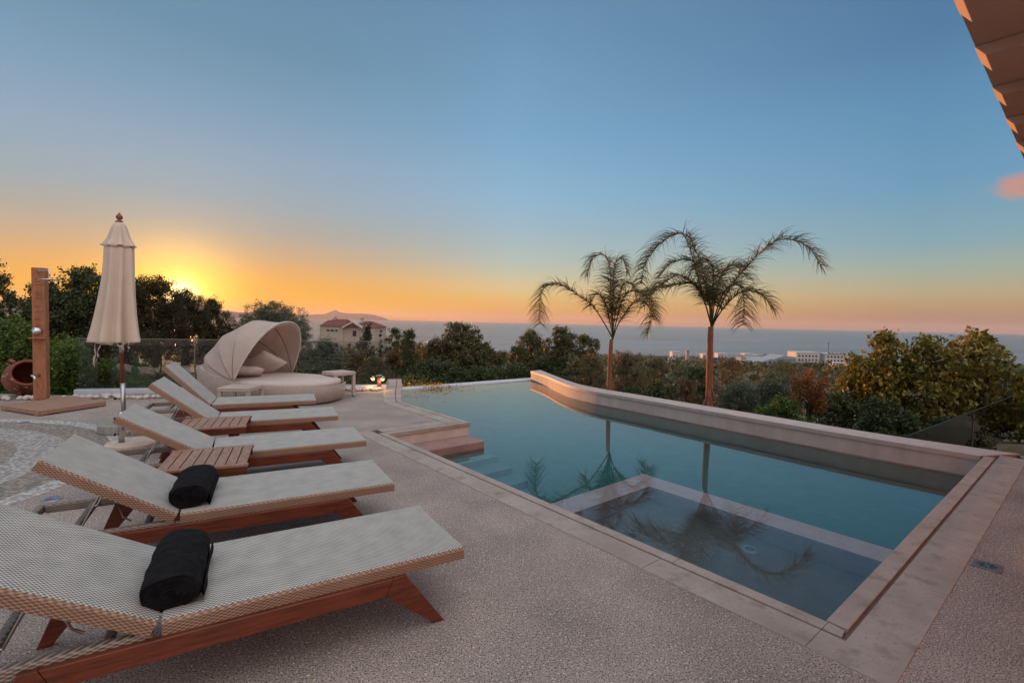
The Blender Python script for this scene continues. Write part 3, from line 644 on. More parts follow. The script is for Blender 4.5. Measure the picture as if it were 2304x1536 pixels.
# rolled towels
def towel(M, label, L=.47, w=.116, h=.080, seed=0):
    t = thing('rolled_towel', label=label, cat='towel', group='rolled black towels'); rr_ = random.Random(seed)
    b = MB(); P = []; nu, nv = 30, 46; ph = [rr_.uniform(0, 6) for _ in range(6)]
    for i in range(nu + 1):
        s = i / nu; row = []
        e_ = 1 - .10 * (abs(2 * s - 1) ** 8)
        for j in range(nv):
            a = 2 * math.pi * j / nv; r = e_ * (1 + .020 * math.sin(s * 17 + ph[0] + 2 * math.sin(a)) + .014 * math.sin(s * 37 + 3 * a + ph[1]) + .02 * math.sin(2 * a + ph[2]))
            x = math.copysign(abs(math.cos(a)) ** .85, math.cos(a)) * w * r; z = math.copysign(abs(math.sin(a)) ** .85, math.sin(a)) * h * r
            row.append((x, (s - .5) * L + .010 * math.sin(3 * a + ph[3]) * (2 * s - 1), z + h))
        P.append(row + [row[0]])
    b.grid(P)
    # spiral of folded cloth at both ends
    for s in (-1, 1):
        ring = [Vector(p) for p in P[0 if s < 0 else -1][:-1]]; c = sum(ring, Vector()) / len(ring); rows = [[tuple(v) for v in ring] + [tuple(ring[0])]]
        for k in range(1, 9):
            f = 1 - k / 8.2; dep = .010 * (1 if k % 2 else -.6); rows.append([tuple(c + (v - c) * f - Vector((0, s * dep, 0))) for v in ring] + [tuple(c + (ring[0] - c) * f - Vector((0, s * dep, 0)))])
        b.grid(rows if s > 0 else [r[::-1] for r in rows]); 
    o = b.build('roll', TOWEL, t, smooth=True)
    b = MB(); rows = []
    for i in range(nu + 1):
        s = i / nu; y = (s - .5) * L * .985; rows.append([(w * .99 + .004, y, h * 1.0), (w * 1.05 + .006 * math.sin(9 * s), y, h * .55), (w * 1.0, y, h * .08 + .004), (w * .7, y, .004)])
    b.grid(rows); b.build('loose_hem', TOWEL, t, smooth=True)
    t.matrix_world = M; return t
def lpos(i, a, c, z): x, y, th = LG[i][:3]; th = R(th); return (x - math.cos(th) * a - math.sin(th) * c, y - math.sin(th) * a + math.cos(th) * c, z)
towel(T(*lpos(0, 1.315, .32, .357)) @ rotz(R(31.4 - 4)) @ Matrix.Rotation(R(3), 4, 'X'), 'large rolled black towel on the closest lounger', seed=1)
towel(T(*lpos(1, 1.30, .325, .357)) @ rotz(R(29.5 - 4)) @ Matrix.Rotation(R(2), 4, 'X'), 'rolled black towel on the second lounger, beside the slatted table', seed=2)

# ------------------------------------------------------------------ umbrella
u = thing('closed_umbrella', (-5.44, 6.81, 0), label='closed beige garden umbrella on a wooden pole, standing by the loungers', cat='umbrella')
b = MB(); b.tube([(0, 0, .62), (-.02, 0, 2.86)], .024, 12); b.build('pole', POLEW, u, True)
b = MB(); b.tube([(.02, 0, .10), (.005, 0, .63)], .029, 14); b.build('metal_sleeve', STEEL, u, True)
b = MB(); b.tube([(-.005, 0, 1.06), (-.008, 0, 1.22)], .028, 12); b.build('upper_sleeve', STEEL, u, True)
for z in (.42,): 
    b = MB(); b.tube([(.0, 0, z), (-.055, -.05, z)], .006, 6); b.lathe([(.001, -.014), (.016, -.012), (.018, .012), (.001, .014)], T(-.058, -.052, z) @ Matrix.Rotation(R(90), 4, 'X') @ rotz(.7), 10); b.build('knob', BLACKP, u, True)
def cloth(prof, n=96, folds=8, ph=0, hem=0):
    b = MB(); P = []
    for i, (r, z, am, ox) in enumerate(prof):
        row = []
        for j in range(n):
            a = 2 * math.pi * j / n; f = 1 + am * 1.5 * (math.cos(folds * a + ph + .6 * math.sin(a)) + .45 * math.sin((folds - 3) * a + 1.3 + z * .4)) 
            zz_ = z + (hem * math.cos(folds * a + ph) if i == len(prof) - 1 else 0)
            row.append((ox + r * .76 * f * math.cos(a), r * .76 * f * math.sin(a) * .92, zz_))
        P.append(row + [row[0]])
    b.grid(P); return b
prof = [(.10, 2.56, .05, -.02), (.195, 2.50, .10, -.02), (.20, 2.35, .10, -.022), (.205, 2.1, .13, -.03), (.225, 1.85, .15, -.045), (.25, 1.6, .17, -.06), (.275, 1.4, .19, -.07), (.30, 1.26, .20, -.075), (.305, 1.215, .21, -.075), (.29, 1.20, .21, -.075)]
pr2 = []
for (a, c) in zip(prof, prof[1:]):
    for k in range(3): pr2.append(tuple(a[q] + (c[q] - a[q]) * k / 3 for q in range(4)))
pr2.append(prof[-1])
o = cloth(pr2, ph=.6, hem=.035).build('canopy', CANVAS, u, True); m_ = o.modifiers.new('s', 'SOLIDIFY'); m_.thickness = .004
o = cloth([(.03, 2.865, 0, -.02), (.075, 2.84, .03, -.02), (.11, 2.78, .05, -.02), (.135, 2.70, .07, -.02), (.165, 2.62, .09, -.02), (.215, 2.545, .12, -.02), (.235, 2.52, .13, -.02)], ph=1.1, hem=.012).build('vent_cap', CANVAS, u, True); m_ = o.modifiers.new('s', 'SOLIDIFY'); m_.thickness = .004
b = MB(); b.lathe([(.001, 2.86), (.045, 2.862), (.045, 2.875), (.018, 2.885), (.035, 2.91), (.042, 2.93), (.03, 2.955), (.012, 2.968), (.016, 2.98), (.001, 2.992)], T(-.02, 0, 0), 16); b.build('finial', POLEW, u, True)
b = MB()
for x, y, x2, y2, L in ((-.26, -.12, -.31, -.1, .36), (-.13, -.2, -.23, -.16, .30), (.13, -.15, .12, -.14, .16), (.17, -.1, .17, -.1, .14), (.02, -.15, .10, -.15, .08)):
    pts = [(x + (x2 - x) * k / 6 + .012 * math.sin(k * 2 + L * 40), y + (y2 - y) * k / 6, 1.22 - L * k / 6) for k in range(7)]
    b.tube(pts, [.008, .006, .01, .007, .013, .008, .004], 6)
b.build('tie_cord', mat('cord_white', (.62, .52, .48), None, .9, 10), u, True)
ub = thing('umbrella_base', (-5.28, 6.62, 0), label='round grey terrazzo slab holding the closed umbrella', cat='umbrella base', group='round umbrella bases')
b = MB(); b.lathe([(.001, .125), (.255, .125), (.275, .112), (.28, .02), (.265, 0.0)], n=48); b.build('slab', CONC, ub, False)
b = MB(); b.lathe([(.001, .135), (.09, .133), (.095, .125)], T(-.14, .16, 0), 20); b.build('flange', STEEL, ub)
us = thing('umbrella_base', (-4.69, 5.85, 0), label='empty umbrella stand, steel tube on a pale round base, behind the middle backrest', cat='umbrella base', group='round umbrella bases')
b = MB(); b.lathe([(.001, .05), (.25, .05), (.27, .04), (.272, .0)], T(.10, .05, 0), 48); b.build('slab', PALEST, us)
b = MB(); b.tube([(0, 0, .05), (0, 0, .42)], .031, 16); b.build('tube', STEEL, us, True)
for z in (.15, .34):
    b = MB(); b.tube([(0, 0, z), (-.05, -.035, z)], .006, 6); b.tube([(-.05, -.035, z - .016), (-.05, -.035, z + .016)], .010, 8); b.build('knob', BLACKP, us)

# ------------------------------------------------------------------ outdoor shower
sh = thing('outdoor_shower', (-8.22, 8.52, 0), label='wooden shower post with chrome fittings standing on its slatted platform', cat='shower')
fr_ = R(24)
b = MB(); b.box((-.09, -.075, .08), (.09, .075, 2.36), rotz(fr_)); b.build('post', PLANK, sh, bevel=.008)
b = MB()
for i in range(12):
    z = 1.36 + i * .075 + .03 * math.sin(i * 2.2); b.box((-.045, -.0765, z), (.055 - .02 * (i % 3), -.0745, z + .007), rotz(fr_))
b.build('carved_lines', mat('carving', (.10, .04, .02), None, .8, 4), sh)
b = MB(); b.tube([(0.02, -.07, 2.30), (.06, -.12, 2.30), (.34, -.20, 2.30), (.355, -.20, 2.28), (.355, -.20, 2.16)], .011, 8); b.build('shower_arm', CHROME, sh, True)
b = MB(); b.lathe([(.001, .012), (.15, .010), (.152, 0), (.001, -.004)], T(.355, -.20, 2.145), 28); b.build('shower_head', CHROME, sh, True)
b = MB(); b.lathe([(.07, 0), (.07, .02), (.055, .05), (.02, .07), (.001, .072)], T(.02, -.085, 1.27) @ Matrix.Rotation(R(90), 4, 'X'), 20); b.tube([(.02, -.15, 1.27), (.05, -.19, 1.25)], .01, 6); b.build('mixer_valve', CHROME, sh, True)
b = MB(); b.box((-.08, -.19, 1.14), (.15, -.0765, 1.16), rotz(R(16))); b.build('soap_shelf', PLANK, sh, bevel=.003)
b = MB(); b.tube([(0.02, -.07, .50), (0.02, -.13, .51), (.05, -.22, .51), (.12, -.25, .49), (.145, -.26, .44)], [.03, .022, .02, .018, .014], 10); b.build('foot_tap', CHROME, sh, True)
# platform: kept as part of the shower set, front corner towards the terrace
c0, c1, c2, c3 = Vector((-8.22, 7.85)), Vector((-7.22, 7.45)), Vector((-7.0, 8.38)), Vector((-8.02, 8.86))
b = MB(); nb = 9
for i in range(nb):
    a = c1.lerp(c2, (i + .03) / nb); a2 = c1.lerp(c2, (i + .97) / nb); d = c0.lerp(c3, (i + .03) / nb); d2 = c0.lerp(c3, (i + .97) / nb)
    b.prism([(p.x + 8.22, p.y - 8.52) for p in (a, a2, d2, d)], .055, .08)
b.build('deck_boards', PLATW, sh)
b = MB()
for p, q in ((c0, c1), (c1, c2), (c2, c3), (c3, c0)):
    d = (q - p).normalized(); nn = Vector((d.y, -d.x)); b.prism([(w_.x + 8.22, w_.y - 8.52) for w_ in (p, q, q + nn * .02, p + nn * .02)], .02, .083)
for p in (c0, c1, c2, c3):
    cc = p.lerp((c0 + c2) / 2, .12); b.box((cc.x + 8.22 - .06, cc.y - 8.52 - .06, 0), (cc.x + 8.22 + .06, cc.y - 8.52 + .06, .055))
b.build('frame', PLATW, sh)

# ------------------------------------------------------------------ terracotta jar
jar = thing('terracotta_jar', (-9.12, 9.15, 0), label='large old terracotta storage jar lying on its side behind the shower', cat='jar')
ax = Vector((.62, -.55, .30)).normalized(); Q = ax.to_track_quat('Z', 'Y').to_matrix().to_4x4(); MJ = T(-.10, .10, .33) @ Q @ Matrix.Scale(.8, 4)
b = MB(); b.lathe([(.001, -.52), (.14, -.52), (.24, -.42), (.36, -.22), (.41, .0), (.405, .16), (.36, .32), (.325, .38), (.335, .41), (.33, .43), (.30, .50), (.315, .52), (.31, .545), (.275, .555), (.255, .54), (.25, .48), (.30, .38), (.36, .10), (.30, -.30), (.001, -.45)], MJ, 48); b.build('body', TERRA, jar, True)
for a in (2.2, 4.4):
    b = MB(); c_, s_ = math.cos(a), math.sin(a); b.tube([MJ @ Vector((.33 * c_, .33 * s_, .44)), MJ @ Vector((.43 * c_, .43 * s_, .40)), MJ @ Vector((.46 * c_, .46 * s_, .30)), MJ @ Vector((.40 * c_, .40 * s_, .18))], [.03, .028, .028, .03], 10); b.build('handle', TERRA, jar, True)

# ------------------------------------------------------------------ daybed
db = thing('daybed', (-4.86, 9.62, 0), R(-10), label='round rattan daybed with folding beige fabric canopy and thick mattress', cat='daybed')
def plan(a, f=1.0):
    rx = 1.60 if math.cos(a) > 0 else 1.22; e = .80
    return (math.copysign(abs(math.cos(a)) ** e, math.cos(a)) * rx * f, math.copysign(abs(math.sin(a)) ** e, math.sin(a)) * .87 * f)
def rim(x): return .33 + .31 * max(0, min(1, (.55 - x) / 1.77)) ** 1.0
b = MB(); n = 72; rows = []
for f, zf in ((.945, .03), (.985, .18), (1.0, 1.0), (.985, 1.02), (.965, 1.0), (.95, .72)):
    row = []
    for j in range(n + 1):
        a = 2 * math.pi * j / n; x, y = plan(a, f); rz_ = rim(plan(a)[0]); z = zf * rz_ if zf > .05 else .03; row.append((x, y, z if zf != .18 else .12))
    rows.append(row)
b.grid(rows); rb = [p for p in rows[0][:-1]]; b.add(rb, [tuple(range(n))])
b.build('rattan_base', WBED, db, True)
b = MB(); b.prism([plan(2 * math.pi * j / 40, .84) for j in range(40)], 0, .03); b.build('gap_shade', BLACKP, db)  # black filler under the base, stands in for shade in the gap
b = MB(); rows = []
for f, z in ((.90, .25), (.93, .30), (.945, .36), (.93, .40), (.88, .425), (.70, .44), (.35, .448), (.01, .45)):
    rows.append([(plan(2 * math.pi * j / n, f)[0], plan(2 * math.pi * j / n, f)[1], z) for j in range(n + 1)])
b.grid(rows); b.build('mattress', CUSH, db, True)
H0 = Vector((0, 0, .40))
tilts = [(66, 1.17), (98, 1.12), (130, 1.10), (158, 1.18), (176, 1.23)]
def hoop(th, r, ph, bb=.855):
    x = r * math.cos(th) * math.sin(ph); y = -bb * math.cos(ph); z = .42 + r * math.sin(th) * math.sin(ph) + .10 * (math.sin(ph)) * (math.cos(th) < -.8) * 0
    e = .86; y = math.copysign(abs(math.cos(ph)) ** e, -math.cos(ph)) * bb
    return Vector((x, y, max(z, rim(x) + .005 if x < 0 else z)))
nph = 40; rows = []
for k in range(len(tilts) - 1):
    (t0, r0), (t1, r1) = tilts[k], tilts[k + 1]
    for i in range(8):
        f = i / 8; th = R(t0 + (t1 - t0) * f); r = (r0 + (r1 - r0) * f) * (1 - .045 * math.sin(math.pi * f)); row = []
        for j in range(nph + 1):
            ph = math.pi * j / nph; p = hoop(th, r, ph); w_ = .007 * math.sin(9 * ph + 5 * f + k) * math.sin(math.pi * f) ; p += Vector((w_, w_ * .6 * math.sin(23 * ph), w_)); row.append(p)
        rows.append(row)
rows.append([hoop(R(tilts[-1][0]), tilts[-1][1], math.pi * j / nph) for j in range(nph + 1)])
b = MB(); b.grid(rows); o = b.build('canopy', CANOPY, db, True); m_ = o.modifiers.new('s', 'SOLIDIFY'); m_.thickness = .005
for k, (t0, r0) in enumerate(tilts[:-1]):
    b = MB(); b.tube([hoop(R(t0), r0 * .978, math.pi * j / nph) for j in range(nph + 1)], .009, 6); b.build('canopy_hoop', mat('hoop_fabric', (.30, .20, .17), None, .8, 5) if k else CUSH, db, True)
b = MB(); b.tube([hoop(R(66), 1.19, math.pi * j / nph) for j in range(nph + 1)], .017, 8); b.build('front_hem', mat('hem_fabric', (.66, .56, .53), None, .8, 5), db, True)
def pillow(M, name='cushion', label=''):
    b = MB(); n = 22; 
    for s in (1, -1):
        P = []
        for i in range(n + 1):
            row = []
            for j in range(n + 1):
                x = 2 * i / n - 1; y = 2 * j / n - 1; k = (1 - x ** 4) * (1 - y ** 4); pin = 1 - .10 * (1 - abs(x * y)) * (abs(x) ** 6 + abs(y) ** 6) * .5
                z = .085 * (max(k, 0) ** .5) * s + .006 * math.sin(9 * x + 4 * y) * k; row.append((x * .30 * pin, y * .30 * pin, z))
            P.append(row if s > 0 else row[::-1])
        b.grid(P)
    o = b.build(name, CUSH, None, True); o.matrix_world = M; tag(o, label, 'cushion', 'cushions on the daybed'); return o
pillow(T(-4.98, 9.85, .66) @ rotz(R(28)) @ Matrix.Rotation(R(-42), 4, 'X') @ rotz(R(42)), label='square beige cushion propped on its corner at the back of the daybed')
pillow(T(-5.08, 9.32, .54) @ rotz(R(20)) @ Matrix.Rotation(R(-16), 4, 'X') @ rotz(R(12)), label='flat beige cushion under the near side of the canopy')

# small woven tables
def rattan_table(cx, cy, rz, s, h, label):
    t = thing('woven_table', (cx, cy, 0), rz, label=label, cat='side table', group='small woven tables by the daybed'); w = s / 2
    b = MB(); b.box((-w, -w, h - .07), (w, w, h)); b.build('table_top', WTAB, t, bevel=.012, seg=3)
    for sx_ in (-1, 1):
        for sy in (-1, 1):
            b = MB(); x, y = sx_ * (w - .032), sy * (w - .032); b.box((x - .03, y - .03, .02), (x + .03, y + .03, h - .071)); b.build('leg', WTAB, t, bevel=.008)
            b = MB(); b.box((x - .02, y - .02, 0), (x + .02, y + .02, .02)); b.build('foot', BLACKP, t)
rattan_table(-4.58, 8.26, R(2), .52, .42, 'low woven table between the daybed and the farthest lounger')
rattan_table(-3.54, 10.0, R(-38), .48, .52, 'taller looking woven table standing past the foot of the daybed')

# bollard lamp
bl = thing('bollard_lamp', (-2.99, 11.05, 0), label='short brown bollard with two lit spotlights at the end of the glass fence', cat='lamp')
b = MB(); b.tube([(0, 0, 0), (0, 0, .33)], .045, 16); b.build('post', LAMPB, bl, True)
b = MB(); b.lathe([(.001, .345), (.06, .343), (.06, .33)], n=16); b.tube([(-.11, -.03, .315), (.0, 0, .33), (.09, -.03, .315)], .007, 6); b.build('arm', STEEL, bl, True)
for x in (-.135, .085):
    b = MB(); b.lathe([(.045, -.01), (.05, .02), (.035, .045), (.001, .05)], T(x, -.035, .27), 16); b.build('spot_head', STEEL, bl, True)
    b = MB(); b.lathe([(.001, .0), (.03, .008), (.042, .02)], T(x, -.035, .245), 14)
    b = MB(); P = []
    for i in range(9):
        th = math.pi * i / 8; P.append([(x + .036 * math.sin(th) * math.cos(2 * math.pi * j / 12), -.04 + .036 * math.sin(th) * math.sin(2 * math.pi * j / 12), .258 + .036 * math.cos(th)) for j in range(13)])
    b.grid(P); b.build('bulb', LAMPG, bl, True)
    pl = bpy.data.lights.new('lamp_light', 'POINT'); pl.energy = 2.2; pl.color = (1, .55, .25); pl.shadow_soft_size = .03
    po = bpy.data.objects.new('lamp_light', pl); COL.objects.link(po); po.location = (x, -.11, .22); po.parent = bl

# ------------------------------------------------------------------ house eave overhead
ev = thing('house_eave', (0, 0, 0), label='overhanging roof edge of the villa with stepped beam ends, top right', cat='roof')
b = MB(); b.box((-1.6, -4.2, 3.20), (12, -.36, 3.32), PM); b.build('roof_slab', SOFF, ev)
for i in range(17):
    x = -1.35 + i * .70
    b = MB(); b.prism([(-4.2, 3.135), (-.405, 3.135), (-.355, 3.199), (-4.2, 3.199)], x, x + .26, PM @ Matrix(((0, 0, 1, 0), (1, 0, 0, 0), (0, 1, 0, 0), (0, 0, 0, 1)))); b.build('beam', SOFF, ev, bevel=.003)
b = MB(); b.box((-1.6, -4.5, 0.0), (12, -4.2, 3.32), PM); b.build('house_wall', mat('villa_wall', (.62, .45, .38), None, .8, 3), ev)

# ------------------------------------------------------------------ plants
def branch_path(a, c, sag=.1):
    a, c = Vector(a), Vector(c); m = a.lerp(c, .5) + Vector((random.uniform(-1, 1), random.uniform(-1, 1), .5)) * sag; return [a, m, c]
KP = { # leaf size, aspect, leaves per m2 of crown, subclump radius, droop, upright bias
 'oak': (.085, .6, 1000, .17, .1), 'tama': (.065, .4, 1500, .14, -.3), 'bright': (.075, .55, 750, .11, .1), 'olive': (.075, .24, 1100, .13, -.3),
 'bushy': (.30, .5, 70, .3, 0), 'cypress': (.16, .4, 380, .10, -.8), 'mixed': (.085, .4, 600, .13, 0), 'amber': (.07, .5, 1100, .13, 0),
 'carob': (.085, .6, 950, .15, .2), 'oleander': (.10, .2, 950, .12, -1.0), 'plum': (.06, .6, 600, .09, 0), 'fig': (.135, .55, 240, .13, .9)}
NAMES = {'oak': ('oak_tree', 'tree'), 'tama': ('tamarisk_tree', 'tree'), 'bright': ('leafy_shrub', 'shrub'), 'olive': ('olive_tree', 'tree'), 'bushy': ('pine_tree', 'tree'), 'cypress': ('cypress_tree', 'tree'),
 'mixed': ('flowering_shrub', 'shrub'), 'amber': ('autumn_shrub', 'shrub'), 'carob': ('carob_tree', 'tree'), 'oleander': ('oleander_bush', 'shrub'), 'plum': ('plum_tree', 'tree'), 'fig': ('fig_tree', 'tree')}
def plant(kind, x, y, ztop, r, label, group=None, ry=None, dens=1.0, zb=None, sc=1.0):
    x, y, r, ztop = x * sc, y * sc, r * sc, 1.6 + (ztop - 1.6) * sc
    zb = float(tz(np.array([x]), np.array([y]))[0]) - .05 if zb is None else zb; h = ztop - zb; ls, asp, dn, sr, dr_ = KP[kind]; ry = ry or r * .85; q_ = .5 + .5 * sc; ls *= q_; sr *= q_; dn /= q_ * q_
    nm, cat = NAMES[kind]; t = thing(nm, (x, y, zb), label=label, cat=cat, group=group)
    lobes = []
    cb = .12 if kind in ('bright', 'mixed', 'amber', 'oleander', 'oak', 'carob') else .3
    if kind in ('plum', 'fig'): cb = .25
    if kind == 'cypress':
        lobes = [(0, 0, h * (.08 + .9 * i / 10), r * (1 - .8 * (i / 10) ** 1.6) * .8) for i in range(11)]
    elif kind == 'bushy':
        for i in range(12):
            f = i / 11; a = random.uniform(0, 6.28); rr_ = r * (1 - f) * .6; lobes.append((rr_ * math.cos(a), rr_ * math.sin(a), h * (.35 + .60 * f), r * .42 * (1.1 - .75 * f)))
    elif kind == 'plum':
        for i in range(16):
            a = i * 2.4; f = random.uniform(.3, 1); q = r * .8 * f; hh = h * random.uniform(.45, .95) * (1 - .12 * f)
            lobes += [(q * math.cos(a) * (.5 + .5 * g), q * math.sin(a) * (.5 + .5 * g), hh * (.45 + .55 * g), .13 + .05 * (1 - g)) for g in (.5, .75, 1)]
    else:
        nl = {'fig': 26, 'olive': 20, 'tama': 18}.get(kind, 15)
        for i in range(nl):
            f = (i + .5) / nl; phi = i * 2.39996; zz_ = cb + (1 - cb) * f; wdt = math.sin(math.pi * min(1, .22 + .72 * f)) ** .6
            q = math.sqrt(random.uniform(.1, 1)) * .72 * wdt; lr = random.uniform(.26, .42) * (1 if f < .8 else .8)
            lobes.append((q * r * math.cos(phi), q * ry * math.sin(phi), zz_ * h - lr * r * .8, lr * r))
        lobes.append((random.uniform(-.2, .2) * r, 0, h - .3 * r, .28 * r))
    Cs = []
    for (lx, ly, lz, lr) in lobes:
        area = 4 * math.pi * lr * lr; nleaf = int(dn * dens * area * .75) + 12; ns = max(5, int(area / (sr * sr) * .38))
        d = RNG.normal(size=(ns, 3)); d /= np.linalg.norm(d, axis=1)[:, None]; sc = d * lr * RNG.uniform(.55, 1.12, ns)[:, None]
        w_ = RNG.integers(0, ns, nleaf); off = RNG.normal(size=(nleaf, 3)) * sr * .42
        Cs.append(sc[w_] + off + np.array([lx, ly, lz]))
    # loose twigs poking out of the outline
    ntw = int(10 + 8 * r) if kind not in ('cypress',) else 0
    for i in range(ntw):
        lx, ly, lz, lr = random.choice(lobes[len(lobes) // 3:]); d = Vector((random.gauss(0, 1), random.gauss(0, 1), abs(random.gauss(.6, .8)))).normalized(); L = random.uniform(.1, .34) * (1 if kind != 'bushy' else 2) * (.4 + .3 * r)
        k = max(6, int(L / ls * 7)); s = RNG.uniform(0, 1, k)[:, None]; Cs.append(np.array([lx, ly, lz]) + np.array(d) * (lr + L * s) + RNG.normal(size=(k, 3)) * ls * .45)
    C = np.concatenate(Cs); C = C[C[:, 2] > .03]
    leafmesh('crown', C, ls, asp, LEAF[kind], t, droop=dr_)
    b = MB(); ntr = 1 if kind in ('olive', 'fig', 'bushy', 'cypress', 'carob') else 3
    for q in range(ntr):
        ax_ = (random.uniform(-.12, .12) * r, random.uniform(-.12, .12) * r); top = Vector((random.uniform(-.15, .15) * r, random.uniform(-.15, .15) * r, h * .55)); rt = max(.02, .05 * r + .008 * h)
        b.tube([(ax_[0], ax_[1], -.1), (ax_[0] * .8, ax_[1] * .8, h * .25), top], [rt, rt * .75, rt * .45], 8)
    for lb in random.sample(lobes, min(len(lobes), 14)):
        st_ = Vector((0, 0, h * random.uniform(.15, .45))); b.tube(branch_path(st_, lb[:3], .08), [.022 * r + .008, .014 * r + .005, .004], 5)
    b.build('trunk', BARK, t, True)
    return t
PL = [
('oak',-13.9,12.6,3.25,1.1,'tall dark oak at the left edge, highest of the dark trees, sunset light through it',None),
('oak',-13.45,14.0,2.45,.9,'dark oak directly behind the wooden shower post',None),
('oak',-12.7,14.5,2.95,1.1,'dark oak between shower post and closed umbrella',None),
('oak',-12.0,15.2,2.65,.95,'dark oak hidden mostly by the closed umbrella',None),
('tama',-11.35,15.5,2.85,1.05,'feathery dark tree just right of the umbrella top, against the glow',None),
('tama',-10.95,16.4,2.45,.9,'feathery tree with the setting sun burning through its top',None),
('tama',-10.55,17.3,2.15,.85,'lower feathery tree on the right flank of the sun, next to the hill',None),
('bright',-10.9,10.7,1.45,.85,'green broadleaf shrub above the terracotta jar',None),
('bright',-9.75,10.6,1.05,.6,'green shrub behind the foot of the shower post',None),
('bright',-9.05,10.05,1.0,.52,'yellow green shrub right of the shower post, at the start of the glass fence',None),
('bright',-8.55,10.3,.55,.36,'small leafy shrub seen through the left end of the glass fence',None),
('olive',-9.34,19.0,2.2,1.85,'big silvery round olive tree behind the daybed canopy',None),
('olive',-5.95,15.5,.95,.72,'grey green olive bush right of the daybed canopy, behind the glass',None),
('bushy',-17.28,58.0,1.1,1.6,'conical pine in front of the right corner of the red roofed house',None),
('cypress',-10.74,40.0,.75,.36,'slim dark cypress against the sea, right of the red roofed house',None),
('oak',-7.3,30.0,1.05,.75,'dark round treetop against the sea, right of the cypress',None),
('oak',-5.76,27.0,1.1,.68,'dark ragged treetop left of the amber bush, against the sea',None),
('mixed',-6.91,21.0,.35,1.0,'low mixed green and orange shrub in front of the red roofed house',None),
('mixed',-5.07,18.0,.22,.68,'low mixed shrub behind the glass, above the woven table',None),
('olive',-4.6,16.5,.30,.6,'small grey olive shrub behind the bollard lamp',None),
('amber',-3.62,17.0,.92,.85,'amber orange bush past the end of the glass fence',None),
('carob',-2.73,18.0,.92,.95,'green tree between the amber bush and the tall peaked tree',None),
('carob',-1.79,17.5,1.60,1.15,'tall peaked green tree behind the infinity edge, against the sea',None),
('carob',-.85,18.0,.80,.75,'green tree sloping down to the gap of sea left of centre',None),
('oak',-2.5,15.6,.32,1.15,'low dark bush under the peaked tree, just behind the infinity edge',None),
('oak',-.95,15.9,.15,.95,'low dark bush behind the right part of the infinity edge',None),
('carob',.19,18.4,.72,.46,'thin leafy treetop right beside the gap of sea',None),
('carob',.86,20.0,1.30,.95,'reddish green tree behind the left drooping palm frond',None),
('carob',2.04,20.0,1.45,1.15,'broad rounded tree left of the smaller palm, against the sea',None),
('carob',3.10,20.5,1.2,.75,'dark tree shoulder just left of the smaller palm trunk',None),
('oak',1.35,17.2,.40,.95,'dark bush behind the left end of the curved wall',None),
('oak',.1,16.9,.12,.8,'dark bush at the corner of infinity edge and curved wall',None),
('carob',2.3,16.9,.35,.75,'green bush under the broad rounded tree, behind the curved wall',None),
('oleander',2.55,15.7,.66,.68,'upright bush with orange lit tips left of the smaller palm trunk',None),
('oleander',4.25,18.0,.66,1.05,'wide dark bush between the two palm trunks',None),
('oleander',5.60,19.0,.36,.85,'greyish bush left of the taller palm trunk, against the sea',None),
('oak',8.4,22.0,-.22,.95,'dark bush right of the taller palm trunk, below the hangar',None),
('oleander',5.75,16.0,-.08,.7,'bush directly behind the taller palm trunk',None),
('oleander',11.4,25.5,.05,1.2,'pointed bush right of the taller palm, left of the hangar',None),
('olive',9.13,17.0,.12,1.0,'silvery olive below the hangar, left of the red plum',None),
('olive',7.3,15.5,-.15,.85,'silvery olive just right of the taller palm trunk',None),
('bright',7.2,12.9,-.22,.85,'dense green shrub right behind the curved wall, right of the taller palm',None),
('oak',3.6,14.2,-.25,.75,'low dark bush behind the wall between the two palms',None),
('oak',4.6,15.0,-.08,.7,'dark bush left of the taller palm trunk base',None),
('plum',8.90,14.5,.66,.75,'sparse plum tree with orange red leaves right of the silvery olives',None),
('fig',8.75,12.4,1.0,.62,'leftmost orange tinged fig branchwork above the lattice roof',None),
('fig',9.06,11.8,1.66,.72,'fig tree with the first tall peak at the right, leaves lit orange',None),
('fig',9.75,11.3,1.55,.82,'middle fig tree of the right clump, level dense top',None),
('fig',10.75,11.3,1.68,.85,'fig tree with upright tips near the right edge',None),
('fig',11.4,10.4,1.12,.75,'darker fig tree cut by the right edge',None),
('oak',9.0,11.6,-.15,.95,'dark bush under the fig trees behind the curved wall',None),
('oak',10.1,11.0,-.35,.8,'dark bush under the fig trees near the dark glass fence',None),
('oak',10.41,15.5,-.45,.7,'dark bush left of the lattice roof',None),
]
for k, x, y, zt, r, l, g in PL:
    sc = 1.0
    if -5 < x < 3.9 and y >= 15 and not (k == 'oleander' or (k == 'oak' and x > 3)): sc = 1.75 if x < 1.6 else 1.55
    if k == 'fig': sc = 1.32; zt -= .06
    if sc > 1.4: r *= 1.18
    plant(k, x, y, zt, r, l, g, sc=sc, dens=(.72 if k == 'fig' else 1.0), zb=(-1.6 if (sc == 1 and x > -3 and y < 19) else None))
# further dark trees on the left, outside the picture's edge
for i, (x, y, zt) in enumerate(((-15.4, 12.2, 3.3), (-16.8, 13.4, 3.5))): plant('oak', x, y, zt, 1.2, 'tall dark oak beyond the left edge of the terrace', 'oaks past the left edge', dens=.7)

